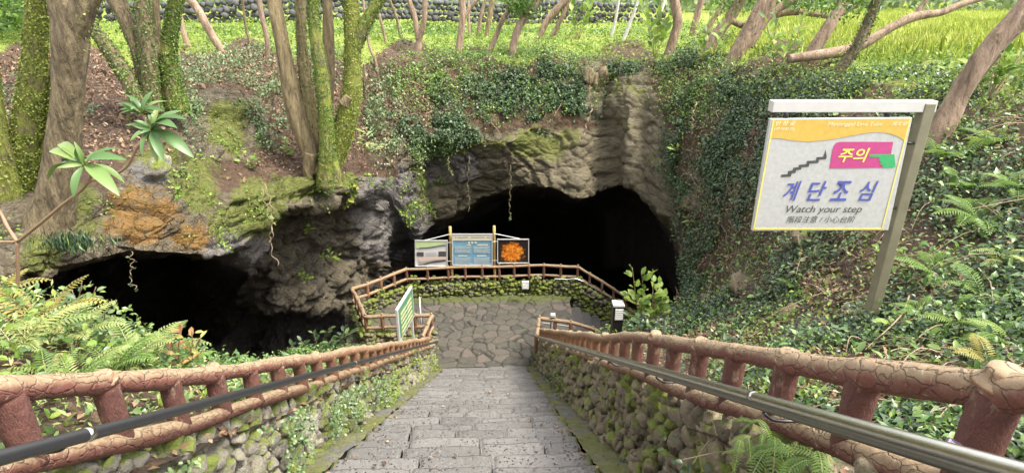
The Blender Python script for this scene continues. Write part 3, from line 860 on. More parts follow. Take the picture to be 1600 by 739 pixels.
stair_wall(-1, M['rubble_left'], 'light mossy rubble stone wall sloping down the left side of the stairs', -1.84, -1.94, wall_top_left)
stair_wall(1, M['rubble_right'], 'brown rubble stone wall sloping down the right side of the stairs', 1.16, 1.26, wall_top_right)

def path_wall(path, label, h, size=.12, drop=.1, pillars=(), mat=None, thick=.12, cat='stone wall', depth=0.0, zt=None, mid=None):
    P = np.array(path, float); cs, ss = [], []
    for a, b_ in zip(P[:-1], P[1:]):
        L = np.linalg.norm(b_ - a); n = max(1, int(L / (size * 1.4)))
        for i in range(n):
            p = a + (b_ - a) * (i + .5) / n
            for r in range(int((h + depth) / (size * 1.25)) + 1):
                for w in (-1, 1):
                    s = size * random.uniform(.7, 1.35)
                    cs.append((p[0] + random.uniform(-.04, .04) + w * thick * .5, p[1] + random.uniform(-.05, .05) + w * thick * .5, p[2] - depth + min(h + depth - s * .5, r * size * 1.25) + random.uniform(-.05, .05)))
                    ss.append((s * 1.1, s, s * .8))
    for (p, hh, rr) in pillars:
        for k in range(int(hh / (size * .8)) + 1):
            for j in range(5):
                s = size * random.uniform(.65, 1.0)
                cs.append((p[0] + random.uniform(-rr, rr), p[1] + random.uniform(-rr, rr) * .6, p[2] + min(k * size * .8, hh - s * .3)))
                ss.append((s, s, s * .75))
    V, F, a = rubble(np.array(cs), np.array(ss), 2, seed=8)
    o = mk('stone_wall', V, F, mat or M['rubble_back'], origin=mid if mid is not None else P[len(P) // 2], attrs={'rnd': a})
    return tag(o, label, cat)
# rail corner points on the landing (x, y) from the photograph
RH = 1.14
def onland(px, py, h): return U(px, py, dep(py, LZ + h))
KL = [onland(p, q_, RH) for p, q_ in ((660, 527), (674, 493), (571, 494), (551, 452), (635, 421))]
KB = [onland(p, q_, RH) for p, q_ in ((635, 421), (700, 418.5), (780, 416.5), (850, 415), (903, 417))]
back_low = [(k[0], k[1], LZ) for k in KL[2:4]] + [(k[0], k[1], LZ) for k in KB]
for k, b in enumerate(back_low): back_low[k] = (b[0], b[1] + .02, b[2])
pil = []
for px in (588, 645, 672, 713, 757, 795, 838, 880, 902):
    if px < 640:
        p = np.array(back_low[1]) * (1 - (px - 551) / 84) + np.array(back_low[2]) * (px - 551) / 84
    else:
        p = onland(px, 417, RH); p[2] = LZ
    pil.append(((p[0], p[1], LZ), .80, .17))
path_wall(back_low, 'low mossy rubble wall with stubby stone piers curving round the back of the landing', .5, .10, pillars=pil, thick=.2)
dn = [np.array([KB[-1][0], KB[-1][1], LZ]), np.array([KB[-1][0] + 1.2, KB[-1][1] - .35, LZ - .65]), np.array([KB[-1][0] + 2.6, KB[-1][1] - .6, LZ - 1.4])]
path_wall(dn, 'dark rubble wall stepping down beside the damp cave stairs', .62, .12, thick=.2, depth=.5)
path_wall([(KL[0][0], KL[0][1] + .1, LZ), (KL[1][0], KL[1][1], LZ), (KL[2][0], KL[2][1], LZ)], 'short rubble wall edging the pit beside the green signboard', .55, .12, thick=.16, depth=1.3, mat=M['rubble_right'])
KR = [onland(p, q_, RH) for p, q_ in ((838, 528), (843, 497), (892, 504))]
path_wall([(KR[0][0] + .1, KR[0][1] + .1, LZ), (KR[1][0] + .1, KR[1][1] + .05, LZ), (2.5, 16.0, LZ - .1), (4.6, 15.9, LZ - 1.0)], 'short rubble wall under the small railing at the right foot of the stairs', .5, .12, thick=.14, depth=.8)

# ------------------------------------------------------------------ log railings
def log_tube(pts, r, knots=(), n=None, ns=28, far=0.0, lump=.11, seed=0, step=.03):
    """knots: distances along the line where a post joins and the log swells"""
    P = np.asarray(pts, float); L = np.linalg.norm(np.diff(P, axis=0), axis=1).sum()
    n = n or max(12, int(L / step)); C = catmull(P, n)
    s = np.concatenate([[0], np.cumsum(np.linalg.norm(np.diff(C, axis=0), axis=1))])
    R = np.full(n, r) * (1 + .05 * np.sin(s * 3.1 + seed) + .04 * np.sin(s * 7.7 + seed))
    for k in knots: R *= 1 + lump * np.exp(-((s - k) / (r * 1.3)) ** 2)
    C = C + np.stack([0 * s, 0 * s, .012 * np.sin(s * 2.3 + seed)], -1)
    w = lambda p: 1 + .07 * fbm(p * 9, 3, 17 + seed) + .05 * fbm(p * 28, 2, 19 + seed) - .018 * (1 - sstep(np.subtract(*worley(p * np.array([15, 11, 15]), 5)[1::-1]), 0, .14))
    V, F = tube(C, R, ns, True, w)
    al = np.concatenate([np.repeat(s, ns), [0, s[-1]]]); th = np.concatenate([np.tile(np.linspace(0, 2 * np.pi * r, ns), n), [0, 0]])
    return V, F, {'along': al + seed * 3.3, 'around': th, 'far': np.clip(np.full(len(V), far) if np.isscalar(far) else np.concatenate([np.repeat(far(C), ns), [0, 1]]), 0, 1)}, C, s

def post_mesh(a, b, r, far=0.0, seed=0, ns=16):
    C = np.linspace(a, b, 14); f = np.linspace(0, 1, 14)
    V, F = tube(C, r * (1 + .05 * (2 * f - 1) ** 4), ns, True, lambda p: 1 + .12 * fbm(p * 10, 3, seed))
    return V, F, {'far': np.full(len(V), far)}

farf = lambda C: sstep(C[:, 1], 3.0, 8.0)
def stair_railing(x, dtop, dbot, spacing, label, y0, y1, seed, first, rr):
    top = [(x, yy, -dtop(yy) - SLOPE * yy) for yy in np.linspace(y0, y1, 40)]
    bot = [(x - .01 * np.sign(x), yy, -dbot(yy) - SLOPE * yy) for yy in np.linspace(y0, y1, 40)]
    root = empty('railing', (x, 7, -dbot(7) - SLOPE * 7 - .1), label, 'railing', 'log shaped concrete railings')
    k = math.sqrt(1 + SLOPE ** 2)
    yp = []; y = first
    while y < y1 - .1: yp.append(y); y += spacing * random.uniform(.97, 1.03)
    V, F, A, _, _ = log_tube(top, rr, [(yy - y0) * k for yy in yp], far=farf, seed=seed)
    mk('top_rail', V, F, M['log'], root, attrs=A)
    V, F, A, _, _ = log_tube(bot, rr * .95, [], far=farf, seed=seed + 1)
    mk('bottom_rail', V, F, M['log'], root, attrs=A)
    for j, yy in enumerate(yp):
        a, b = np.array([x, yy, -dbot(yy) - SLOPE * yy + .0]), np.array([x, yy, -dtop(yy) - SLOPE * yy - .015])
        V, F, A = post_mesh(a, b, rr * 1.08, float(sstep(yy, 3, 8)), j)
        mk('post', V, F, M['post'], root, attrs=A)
        if j % 2 == 0:     # sawn-off knob of the branch on top of the log
            c = b + np.array([0, 0, rr * .75])
            V, F = tube(np.linspace(c - np.array([0, 0, .02]), c + np.array([0, 0, .034]), 7), np.array([.066, .060, .054, .050, .048, .047, .043]), 18, True, lambda p: 1 + .16 * fbm(p * 16, 3, 4 + j))
            mk('knob', V, F, M['log'], root, attrs={'along': np.zeros(len(V)), 'around': V[:, 0], 'far': np.full(len(V), .6)})
    return root
YL0, YR0 = -.6, -.6
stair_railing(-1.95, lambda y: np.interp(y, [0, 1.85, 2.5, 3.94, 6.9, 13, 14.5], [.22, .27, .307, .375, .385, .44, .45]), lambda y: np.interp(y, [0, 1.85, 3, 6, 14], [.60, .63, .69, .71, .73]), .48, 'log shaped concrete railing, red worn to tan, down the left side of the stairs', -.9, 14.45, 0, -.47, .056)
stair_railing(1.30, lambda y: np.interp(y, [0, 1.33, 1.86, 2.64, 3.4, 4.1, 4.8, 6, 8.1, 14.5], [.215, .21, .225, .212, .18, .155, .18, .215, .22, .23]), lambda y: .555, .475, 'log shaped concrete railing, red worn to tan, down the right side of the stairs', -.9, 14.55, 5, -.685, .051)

def flat_railing(corners, label, drop, spacing, r=.05, far=.7, group='log shaped concrete railings', red=False):
    P = np.array(corners, float)
    base = P.mean(0).copy(); base[2] -= RH
    root = empty('railing', base, label, 'railing', group)
    def sharp(Q):     # dense polyline with tight corners
        out = []
        for a, b in zip(Q[:-1], Q[1:]): out += [a + (b - a) * t for t in np.linspace(0, 1, 6)[:-1]]
        return np.array(out + [Q[-1]])
    low = P - np.array([0, 0, drop])
    for nm, Q in (('top_rail', P), ('bottom_rail', low)):
        V, F, A, _, _ = log_tube(sharp(Q), r * (1 if nm == 'top_rail' else .9), [], far=far, seed=3, ns=14, step=.06)
        mk(nm, V, F, M['log'], root, attrs=A)
    for a, b in zip(P[:-1], P[1:]):
        L = np.linalg.norm(b - a); n = max(1, int(round(L / spacing)))
        for i in range(n):
            p = a + (b - a) * i / n
            V, F, A = post_mesh(p - np.array([0, 0, drop + .1]), p, r * .95, far, i, 10)
            mk('post', V, F, M['post'], root, attrs=A)
            c = p + np.array([0, 0, r * .8])
            V, F = tube(np.linspace(c, c + np.array([0, 0, .05]), 3), np.array([.035, .034, .03]), 8)
            mk('knob', V, F, M['log'], root, attrs={'along': np.zeros(len(V)), 'around': V[:, 0], 'far': np.full(len(V), .9)})
    return root
flat_railing(KL, 'tan log shaped railing looping round the pit side of the landing near the green signboard', .40, .55, .062, .95)
down1 = [KB[-1], KB[-1] + np.array([.9, -.25, -.52]), KB[-1] + np.array([2.2, -.5, -1.35])]
flat_railing([k for k in KB] + down1[1:], 'red brown log railing along the back of the landing under the information boards', .40, .62, .055, .25)
flat_railing([KR[0], KR[1], KR[2], KR[2] + np.array([.75, .25, -.38]), KR[2] + np.array([1.9, .3, -1.1])], 'small tan log railing turning from the right foot of the stairs to the cave steps', .38, .6, .06, .95)

# ------------------------------------------------------------------ metal handrails
def handrail(pts, r, label, mat, double, name='handrail', brackets=(), bdir=0, mat2=None, group='metal handrails'):
    P = np.array(pts, float); base = P[0].copy()
    root = empty(name, base, label, 'handrail', group)
    C = catmull(P, 60) if len(P) > 2 else np.linspace(P[0], P[1], 40)
    V, F = tube(C, r, 16)
    mk('bar', V, F, mat, root)
    if double:
        V, F = tube(C - np.array([0, 0, r * 1.55]), r * .8, 14); mk('light_strip', V, F, mat2, root)
    for p in brackets:
        p = np.array(p)
        V, F = tube(catmull([p, p + np.array([bdir * .05, 0, -.04]), p + np.array([bdir * .19, 0, -.05])], 8), .007, 8)
        mk('bracket', V, F, M['rail_dark'], root)
    for yy in range(2, 13, 4):
        if double is not None and len(P) == 2:
            t = (yy - P[0, 1]) / (P[1, 1] - P[0, 1]); c = P[0] + (P[1] - P[0]) * t; dv = nrmz(P[1] - P[0]) * .02
            V, F = tube(np.array([c - dv, c + dv]), r * 1.06, 16); mk('sleeve', V, F, M['steel'], root)
    return root
hz = lambda y, d: -d - SLOPE * y
handrail([(-1.74, -.9, hz(-.9, .495)), (-1.74, 14.55, hz(14.55, .55))], .029, 'dark coated steel handrail fixed along the left log railing', M['rail_dark'], False,
         brackets=[(-1.74, y, hz(y, .52)) for y in np.arange(.5, 14, 1.4)], bdir=-1, mat2=M['rail_dark'])
handrail([(1.10, -.9, hz(-.9, .375)), (1.10, 14.6, hz(14.6, .39))], 0.0225, 'stainless steel handrail fixed along the right log railing', M['steel'], True,
         brackets=[(1.10, y, hz(y, .44)) for y in np.arange(.5, 14, 1.4)], bdir=1, mat2=M['rail_groove'])
handrail([onland(663, 533, .85), onland(680, 497, .85)], .022, 'short dark handrail at the left foot of the stairs beside the loop railing', M['rail_dark'], None)
handrail([onland(836, 503, .8), onland(891, 510, .8)], .025, 'short bright steel handrail on the small railing at the right foot of the stairs', M['steel'], None)
q0 = KB[-1] + np.array([-.9, -.12, -.42]); q1 = KB[-1] + np.array([.05, -.15, -.46]); q2 = KB[-1] + np.array([1.9, -.5, -1.5])
handrail([q0, q0 + (q1 - q0) * .5, q1, q1 + (q2 - q1) * .5, q2], .022, 'bent silver handrail dropping along the back railing towards the cave steps', M['steel'], None)

# ------------------------------------------------------------------ writing helper
RIGHT = np.array([CY, -SY, 0.0]); UPV = np.array([0, 0, 1.0]); FACE = np.array([-SY, -CY, 0.0])

def text_mesh(body, shear=0.0, bold=0.0):
    cu = bpy.data.curves.new('lettering', 'FONT'); cu.body = body; cu.size = 1; cu.shear = shear; cu.offset = bold
    cu.resolution_u = 3
    o = bpy.data.objects.new('lettering', cu); COL.objects.link(o)
    dg = bpy.context.evaluated_depsgraph_get(); ev = o.evaluated_get(dg); me = ev.to_mesh()
    V = np.array([v.co[:] for v in me.vertices]); F = [tuple(p.vertices) for p in me.polygons]
    ev.to_mesh_clear(); bpy.data.objects.remove(o); bpy.data.curves.remove(cu)
    return V, F

def put_text(name, body, box, d, mat, parent, shear=0.0, bold=0.0):
    """fit the text into the photo-pixel box (x0, y0, x1, y1) on the vertical plane d metres ahead"""
    V, F = text_mesh(body, shear, bold)
    lo, hi = V.min(0), V.max(0)
    a, b, c = U(box[0], box[3], d), U(box[2], box[3], d), U(box[0], box[1], d)
    w, h = np.dot(b - a, RIGHT), (c - a)[2]
    u = (V[:, 0] - lo[0]) / (hi[0] - lo[0]) * w; t = (V[:, 1] - lo[1]) / (hi[1] - lo[1]) * h
    return mk(name, a + u[:, None] * RIGHT + t[:, None] * UPV, F, mat, parent, smooth=False)

def plate(name, pix, d, thick, mat, parent, origin=None):
    """flat sheet cut to the outline given in photo pixels, on the vertical plane d metres ahead"""
    P = np.array([U(a, b, d) for a, b in pix]); Q = P - FACE * thick
    n = len(P)
    F = [tuple(range(n)), tuple(range(2 * n - 1, n - 1, -1))] + [(i, n + i, n + (i + 1) % n, (i + 1) % n) for i in range(n)]
    return mk(name, np.vstack([P, Q]), F, mat, parent, origin, smooth=False)

def beam(name, a, b, w, h, mat, parent=None, bev=.006, up=None):
    a, b = np.array(a, float), np.array(b, float); t = nrmz(b - a)
    u = np.array(up if up is not None else ([0, 0, 1.0] if abs(t[2]) < .9 else FACE), float); s = nrmz(np.cross(t, u)); u = np.cross(s, t)
    mb = MB(); mb.box((a + b) / 2, (np.linalg.norm(b - a), w, h), [t, s, u])
    return bevel(mb.out(name, mat, parent), bev)

def m_signboard():
    b = NB('sun bleached sign face')
    col = b.mix(b.noise(28, 6, .75), (.30, .30, .29), (.60, .60, .59))
    col = b.mix(b.rng(b.noise(9, 5, .7), .5, .75, 0, .4), col, (.42, .43, .40))
    return b.done(col, .45, b.bump(b.noise(50, 4), .1, .003))
M['sign_face'] = m_signboard()
def m_ink(name, c, v=.25):
    return m_plain(name, c, .5, 0, v, 22, .05)
M['ink_yellow'] = m_ink('faded yellow ink', (.58, .38, .08)); M['ink_border'] = m_ink('pale yellow ink', (.68, .60, .18))
M['ink_magenta'] = m_ink('magenta ink', (.45, .06, .20), .2); M['ink_green'] = m_ink('green ink', (.05, .36, .13), .2)
M['ink_blue'] = m_ink('faded blue ink', (.085, .10, .36)); M['ink_dark'] = m_ink('dark grey ink', (.07, .07, .07))
M['ink_lemon'] = m_ink('lemon ink', (.86, .72, .12)); M['ink_white'] = m_ink('white ink', (.78, .70, .46))

# ------------------------------------------------------------------ warning sign
SD = 4.5
gp = U(1342, 545, SD)
sign = empty('warning_sign', gp + np.array([0, 0, -.15]), 'weathered white and yellow caution sign hanging from a grey steel post on the right bank', 'sign')
pt = U(1440, 172, SD + .05); px_ = U(1344, 540, SD + .05)
pa = np.array([px_[0] + .02, px_[1], gp[2] - .3]); pb = np.array([pa[0], pa[1], pt[2] + .055])
beam('post', pa, pb, .088, .095, M['post_olive'], sign, .008)
ba = U(1204, 166, SD + .05); bb = np.array([pa[0] + .052, pa[1], ba[2]]) + RIGHT * .004
beam('crossbeam', (ba[0], ba[1], ba[2]), bb, .085, .088, M['frame_grey'], sign, .006)
brd = plate('board', [(1204, 186), (1426, 184), (1388, 360), (1175, 361)], SD, .035, M['sign_face'], sign)
bevel(brd, .004)
for pxx, pyy in ((1228, 180), (1387, 178)):
    c = U(pxx, pyy, SD + .03); V, F = tube(np.array([c - UPV * .05, c + UPV * .04]), .02, 12); mk('hanger', V, F, M['black'], sign)
for pxx, pyy in ((1419, 224), (1390, 325)):
    c = U(pxx, pyy, SD + .02); V, F = tube(np.array([c - RIGHT * .03, c + RIGHT * .05]), .012, 10); mk('bolt', V, F, M['black'], sign)
f = SD - .0025
cr = lambda pts: [(1150 + x / 3.079, 140 + y / 3.079) for x, y in pts]
plate('print', cr([(180, 146), (838, 142), (818, 252), (790, 232), (740, 212), (690, 206), (640, 208), (570, 220), (500, 234), (420, 246), (340, 251), (270, 246), (215, 236), (168, 236)]), f, .001, M['ink_yellow'], brd)
for pl in ([(178, 143), (186, 143), (90, 672), (82, 672)], [(836, 141), (843, 141), (706, 672), (699, 672)], [(82, 666), (706, 666), (705, 674), (80, 674)]):
    plate('border', cr(pl), f - .0006, .001, M['ink_border'], brd)
plate('print', cr([(450, 380), (463, 300), (470, 272), (482, 257), (500, 252), (757, 252), (735, 376)]), f, .001, M['ink_magenta'], brd)
plate('print', cr([(640, 314), (762, 312), (768, 374), (706, 376), (706, 366), (694, 362), (697, 348), (688, 344), (690, 327), (640, 325)]), f - .0015, .001, M['ink_green'], brd)
zig = [(218, 410), (248, 408), (252, 392), (272, 390), (276, 376), (300, 374), (304, 362), (338, 360), (342, 344), (384, 342), (388, 326), (420, 324), (432, 290), (437, 326), (432, 336), (400, 338), (396, 354), (354, 356), (350, 372), (316, 374), (312, 386), (290, 388), (286, 402), (268, 404), (264, 420), (218, 421)]
P = cr(zig); plate('print', P, f, .001, M['ink_dark'], brd)
def ptxt(body, x0, y0, x1, y1, mat, sh=.22, bold=0.0):
    b = cr([(x0, y0), (x1, y1)]); put_text('lettering', body, (b[0][0], b[0][1], b[1][0], b[1][1]), f - .0022, mat, brd, sh, bold)
ptxt('주의', 487, 282, 630, 350, M['ink_lemon'], .2, .012)
for ch, x0, x1 in (('계', 222, 298), ('단', 338, 424), ('조', 450, 536), ('심', 584, 664)):
    ptxt(ch, x0, 440, x1, 536, M['ink_blue'], .22, .014)
ptxt('Watch your step', 236, 558, 600, 602, M['ink_dark'], .2)
ptxt('階段注意 / 小心台阶', 242, 608, 570, 641, M['ink_dark'], .2)
ptxt('만 장 굴', 190, 152, 284, 174, M['ink_white'], .2, .01)
ptxt('(주차지구)', 182, 182, 280, 202, M['ink_white'], .2, .01)
ptxt('Manjanggul Lava Tube', 440, 157, 700, 181, M['ink_white'], .2)
ptxt('萬丈窟', 750, 155, 824, 174, M['ink_white'], .2)

# ------------------------------------------------------------------ information boards at the back of the landing
BD = float(onland(735, 417, RH)[1] + .22)
ib = empty('information_board', U(737, 470, BD), 'three printed information panels hung between two yellow wooden posts on the back railing', 'information board')
for pxx, top in ((703, 354), (772, 353)):
    a, b = U(pxx, 440, BD), U(pxx, top, BD); a[0] = b[0]; a[1] = b[1]; a[2] -= .6
    V, F = tube(np.linspace(a, b, 8), .055, 10); mk('post', V, F, M['wood_post'], ib)
def ipanel(px0, py0, px1, py1, mat, frame):
    p = plate('panel', [(px0, py0), (px1, py0), (px1, py1), (px0, py1)], BD - .10, .03, mat, ib)
    w = .6
    mbx = MB()
    for a, b in (((px0, py0), (px1, py0)), ((px1, py0), (px1, py1)), ((px1, py1), (px0, py1)), ((px0, py1), (px0, py0))):
        A, B = U(*a, BD - .115), U(*b, BD - .115); t = nrmz(B - A); s = np.cross(t, FACE)
        mbx.box((A + B) / 2, (np.linalg.norm(B - A) + .03, .03, .03), [t, s, FACE])
    mbx.out('frame', frame, p)
    return p
M['paper'] = m_plain('printed white sheet', (.62, .61, .60), .5, 0, .12, 5)
M['pale_green'] = m_plain('pale green print', (.46, .58, .30), .5, 0, .15, 3); M['pale_pink'] = m_plain('pale pink print', (.62, .48, .42), .5, 0, .12, 3)
M['cream'] = m_plain('cream print', (.60, .55, .40), .5, 0, .1, 5)
M['print_grey'] = m_plain('grey print', (.36, .36, .37), .5, 0, .2, 30)
M['steel_blue'] = m_plain('blue print', (.16, .33, .46), .5, 0, .25, 1.2); M['pale_blue'] = m_plain('pale blue print', (.40, .48, .50), .5, 0, .25, 14)
p1 = ipanel(649, 376, 699, 416, M['paper'], M['frame_grey'])
dd = BD - .118
plate('print', [(650, 378), (697, 377), (697, 381), (672, 386), (650, 388)], dd, .002, M['pale_green'], p1)
plate('print', [(652, 402), (697, 401), (697, 405), (672, 407), (656, 410)], dd, .002, M['pale_pink'], p1)
plate('print', [(651, 394), (662, 394), (662, 401), (651, 400)], dd, .002, M['ink_dark'], p1)
plate('print', [(685, 393), (697, 393), (697, 401), (685, 401)], dd, .002, M['ink_dark'], p1)
plate('print', [(655, 387.3), (672, 386), (697, 383), (697, 384.2), (672, 387.4), (655, 388.5)], dd - .003, .002, M['ink_dark'], p1)
plate('print', [(653, 413), (662, 412), (668, 410), (680, 407.5), (696, 406), (696, 408.5), (684, 410), (672, 411.5), (664, 413.6), (653, 414.4)], dd - .003, .002, M['ink_dark'], p1)
for k in range(3): plate('print', [(665, 394.5 + k * 2.2), (682, 394.2 + k * 2.2), (682, 395.1 + k * 2.2), (665, 395.4 + k * 2.2)], dd, .002, M['print_grey'], p1)
p2 = ipanel(707, 366, 769, 414, M['steel_blue'], M['frame_grey'])
plate('header', [(707.5, 366.5), (768.5, 366.5), (768.5, 376), (707.5, 376)], dd, .003, M['cream'], p2)
for x0, x1 in ((711, 713.5), (716, 731), (736, 757), (760, 766)): plate('print', [(x0, 370), (x1, 369.6), (x1, 371.8), (x0, 372.2)], dd - .004, .002, M['print_grey'], p2)
for (x0, y0, x1, y1) in ((710.5, 385, 736, 396), (740, 385, 766, 396), (710.5, 402, 736, 412), (740, 402, 766, 412)):
    n = 5
    for k in range(n):
        y = y0 + (y1 - y0) * k / n
        plate('print', [(x0, y), (x1 - 2 * (k % 2), y), (x1 - 2 * (k % 2), y + (y1 - y0) / n * .6), (x0, y + (y1 - y0) / n * .6)], dd, .002, M['pale_blue'], p2)
for x in (733, 738, 743): plate('print', [(x - 1.4, 378), (x + 1.4, 378), (x + 1.4, 380.3), (x - 1.4, 380.3)], dd, .002, M['ink_white'], p2)
for x0, x1, y in ((729, 736, 382), (746, 762, 382), (716, 730, 399), (745, 760, 399)): plate('print', [(x0, y), (x1, y), (x1, y + 1.2), (x0, y + 1.2)], dd, .002, M['ink_white'], p2)
def m_lava():
    b = NB('printed lava photograph')
    c = U(801, 393, BD)
    mp = b.n.new('ShaderNodeMapping'); mp.inputs['Location'].default_value = tuple(-c); b.l.new(b.pos(), mp.inputs['Vector'])
    ln = b.n.new('ShaderNodeVectorMath'); ln.operation = 'LENGTH'; b.l.new(mp.outputs[0], ln.inputs[0])
    r = b.math('ADD', ln.outputs['Value'], b.math('MULTIPLY', b.math('SUBTRACT', b.noise(5, 5, .7), .5), .9))
    n = b.noise(9, 4, .7)
    hot = b.ramp(n, [(.25, (.05, .01, .004)), (.42, (.5, .10, .01)), (.58, (.75, .28, .02)), (.75, (.85, .6, .15))])
    return b.done(b.mix(b.rng(r, .32, .46), hot, (.02, .014, .012)), .4)
M['lava'] = m_lava()
p3 = ipanel(777.5, 374, 826, 411, M['lava'], M['frame_grey'])
mb = MB()
for a, b in (((703, 366), (662, 376)), ((772, 365), (812, 373)), ((699, 379), (707, 379)), ((699, 408), (707, 408)), ((769, 378), (777, 377)), ((769, 407), (777, 407))):
    V, F = tube(np.array([U(*a, BD - .05), U(*b, BD - .10)]), .012, 6); mb.add(V, F)
mb.out('stay', M['white'], ib)

# green signboard standing edge on beside the railing loop
A0, A1 = np.array([*U(619, 483, 13.5)[:2], -7.60]), np.array([*U(642, 440, 14.9)[:2], -7.60])
gs = empty('green_signboard', (A0 + A1) / 2 + np.array([0, 0, -1.5]), 'white framed board with green notice seen nearly edge on beside the railing loop', 'sign')
t = nrmz(A1 - A0); s = np.cross(t, UPV); L = np.linalg.norm(A1 - A0)
mb = MB(); mb.box((A0 + A1) / 2 - UPV * .5, (L, .07, 1.0), [t, s, UPV]); bevel(mb.out('frame', M['frame_grey'], gs), .01)
M['sign_green'] = m_plain('green notice print', (.075, .20, .12), .45, 0, .3, 4); M['sign_lime'] = m_plain('lime map print', (.20, .29, .12), .45, 0, .4, 7)
mb = MB(); mb.box((A0 + A1) / 2 - UPV * .5 + s * .037, (L - .1, .004, .9), [t, s, UPV]); fc = mb.out('notice', M['sign_green'], gs)
mb = MB()
for a, b, zz, hh in ((.12, .45, -.38, .36), (.55, .88, -.38, .36), (.12, .45, -.78, .28), (.55, .88, -.78, .28)):
    mb.box(A0 + t * L * (a + b) / 2 + UPV * zz + s * .041, (L * (b - a), .003, hh), [t, s, UPV])
mb.out('map', M['sign_lime'], fc)
mb = MB()
for k in range(5): mb.box(A0 + t * L * .5 + UPV * (-.27 - .14 * k) + s * .044, (L * .7, .003, .022), [t, s, UPV])
mb.out('print', M['ink_white'], fc)
for q in (.12, .88):
    c = A0 + t * L * q - UPV * 1.0; mb = MB(); mb.box(c - UPV * .45, (.06, .06, .95), [t, s, UPV]); mb.out('leg', M['frame_grey'], gs)

# ------------------------------------------------------------------ lamps
def bollard(px, pt, pb, d, w, label, tilt=0.0):
    a, b = U(px, pt, d), U(px, pb, d); h = a[2] - b[2]
    b[0] = a[0]; b[1] = a[1]; b[2] = a[2] - h
    o = empty('bollard_lamp', b, label, 'lamp', 'black bollard lamps')
    mb = MB(); mb.box(b + UPV * (h * .28), (w * .92, w * .92, h * .62), [RIGHT, FACE, UPV]); bevel(mb.out('post', M['black'], o), .012)
    mb = MB(); mb.box(b + UPV * (h * .775), (w, w, h * .37), [RIGHT, FACE, UPV]); hd = bevel(mb.out('lamp_head', M['black'], o), .012)
    mb = MB(); mb.box(b + UPV * (h * .98), (w * 1.04, w * 1.04, h * .05), [RIGHT, FACE, UPV]); bevel(mb.out('cap', M['frame_grey'], o), .01)
    mb = MB(); mb.box(b + UPV * (h * .78) + FACE * (w * .505) + RIGHT * w * .06, (w * .72, .01, h * .27), [RIGHT, FACE, UPV]); ln = mb.out('lens', M['white'], hd)
    mb = MB()
    for k in range(5): mb.box(b + UPV * (h * (.67 + .055 * k)) + FACE * (w * .52) + RIGHT * w * .06, (w * .74, .012, h * .008), [RIGHT, FACE, UPV])
    mb.out('louver', M['frame_grey'], ln)
bollard(966, 473, 535, 11.5, .25, 'large black bollard lamp with white louvred head behind the right railing')
bollard(864, 491, 566, 15.6, .14, 'slim black bollard lamp standing inside the small railing on the landing')
c = onland(820, 438, .75); c[1] -= .32; c[2] = LZ + .72
o = empty('floodlight', c, 'small square floodlight on the mossy wall below the lava picture', 'lamp')
mb = MB(); mb.box(c, (.26, .14, .30), [RIGHT, FACE, UPV]); bevel(mb.out('housing', M['frame_grey'], o), .02)
mb = MB(); mb.box(c + FACE * .073 - UPV * .02, (.20, .01, .18), [RIGHT, FACE, UPV]); mb.out('lens', M['white'], o)
mb = MB(); mb.box(c - UPV * .2, (.05, .05, .14), [RIGHT, FACE, UPV]); mb.out('bracket', M['black'], o)
for px, py, d, lab in ((958, 556, 6.4, 'white spot lamp head lying between posts at the middle of the right railing'), (1084, 591, 3.75, 'white spot lamp head lying between the thicker posts of the right railing'), (932, 542, 8.0, 'small white spot lamp head far down behind the right railing')):
    c = U(px, py, d); o = empty('spot_lamp', c, lab, 'lamp', 'white spot lamps')
    ax = nrmz(RIGHT * .9 - UPV * .15 + FACE * .3)
    V, F = tube(np.array([c - ax * .055, c - ax * .05, c + ax * .03, c + ax * .055]), np.array([.02, .03, .032, .022]), 14); mk('housing', V, F, M['white'], o)
    V, F = tube(np.array([c, c - UPV * .16]), .012, 8); mk('stake', V, F, M['black'], o)
# silver wrapper lying at the bottom right post
c = U(1508, 706, 1.22)
ax = nrmz(np.array([.8, -.5, -.2])); V, F = tube(catmull(np.array([c - ax * .045, c - ax * .02, c + ax * .02, c + ax * .05]), 24), .019, 18, True, lambda p: 1 + .45 * fbm(p * 45, 3, 2))
M['foil'] = m_plain('crumpled silver purple foil', (.62, .52, .70), .25, .7, .3, 25, .3)
tag(mk('candy_wrapper', V, F, M['foil'], origin=c), 'crumpled silver and purple wrapper wedged on the right railing', 'wrapper')
# thin white stick standing on the loop railing
c = onland(657, 488, RH); a = c.copy(); V, F = tube(np.array([a - UPV * .9, a + UPV * .55]), .018, 8)
tag(mk('marker_stick', V, F, M['white'], origin=a), 'thin white stick upright at the railing loop beside the green signboard', 'stick')

# ------------------------------------------------------------------ far dry stone walls
def dry_wall(pts, label, hgt, size):
    cs, ss = [], []
    for (x0, y0, d0), (x1, y1, d1) in zip(pts[:-1], pts[1:]):
        A, B = U(x0, y0, d0), U(x1, y1, d1); L = np.linalg.norm(B - A)
        n = int(L / (size * 1.45)); nr = int(hgt / (size * 1.25))
        for r in range(nr + 1):
            for i in range(n):
                p = A + (B - A) * (i + .5 * (r % 2)) / n
                s = size * random.uniform(.75, 1.25)
                cs.append((p[0], p[1] + random.uniform(-.1, .1), p[2] - .15 + r * size * 1.3)); ss.append((s, s, s * .85))
    V, F, a = rubble(np.array(cs), np.array(ss), 2, seed=21)
    A = U(*pts[0])
    tag(mk('dry_stone_wall', V, F, M['drystone'], origin=A, attrs={'rnd': a}), label, 'stone wall')
dry_wall([(-200, 34, 34), (0, 33, 34), (150, 33, 34), (285, 33, 34), (400, 27, 34), (560, 21, 36), (700, 26, 40), (838, 31, 43)], 'long dry stone wall running behind the trunks on the left of the field', 1.05, .24)
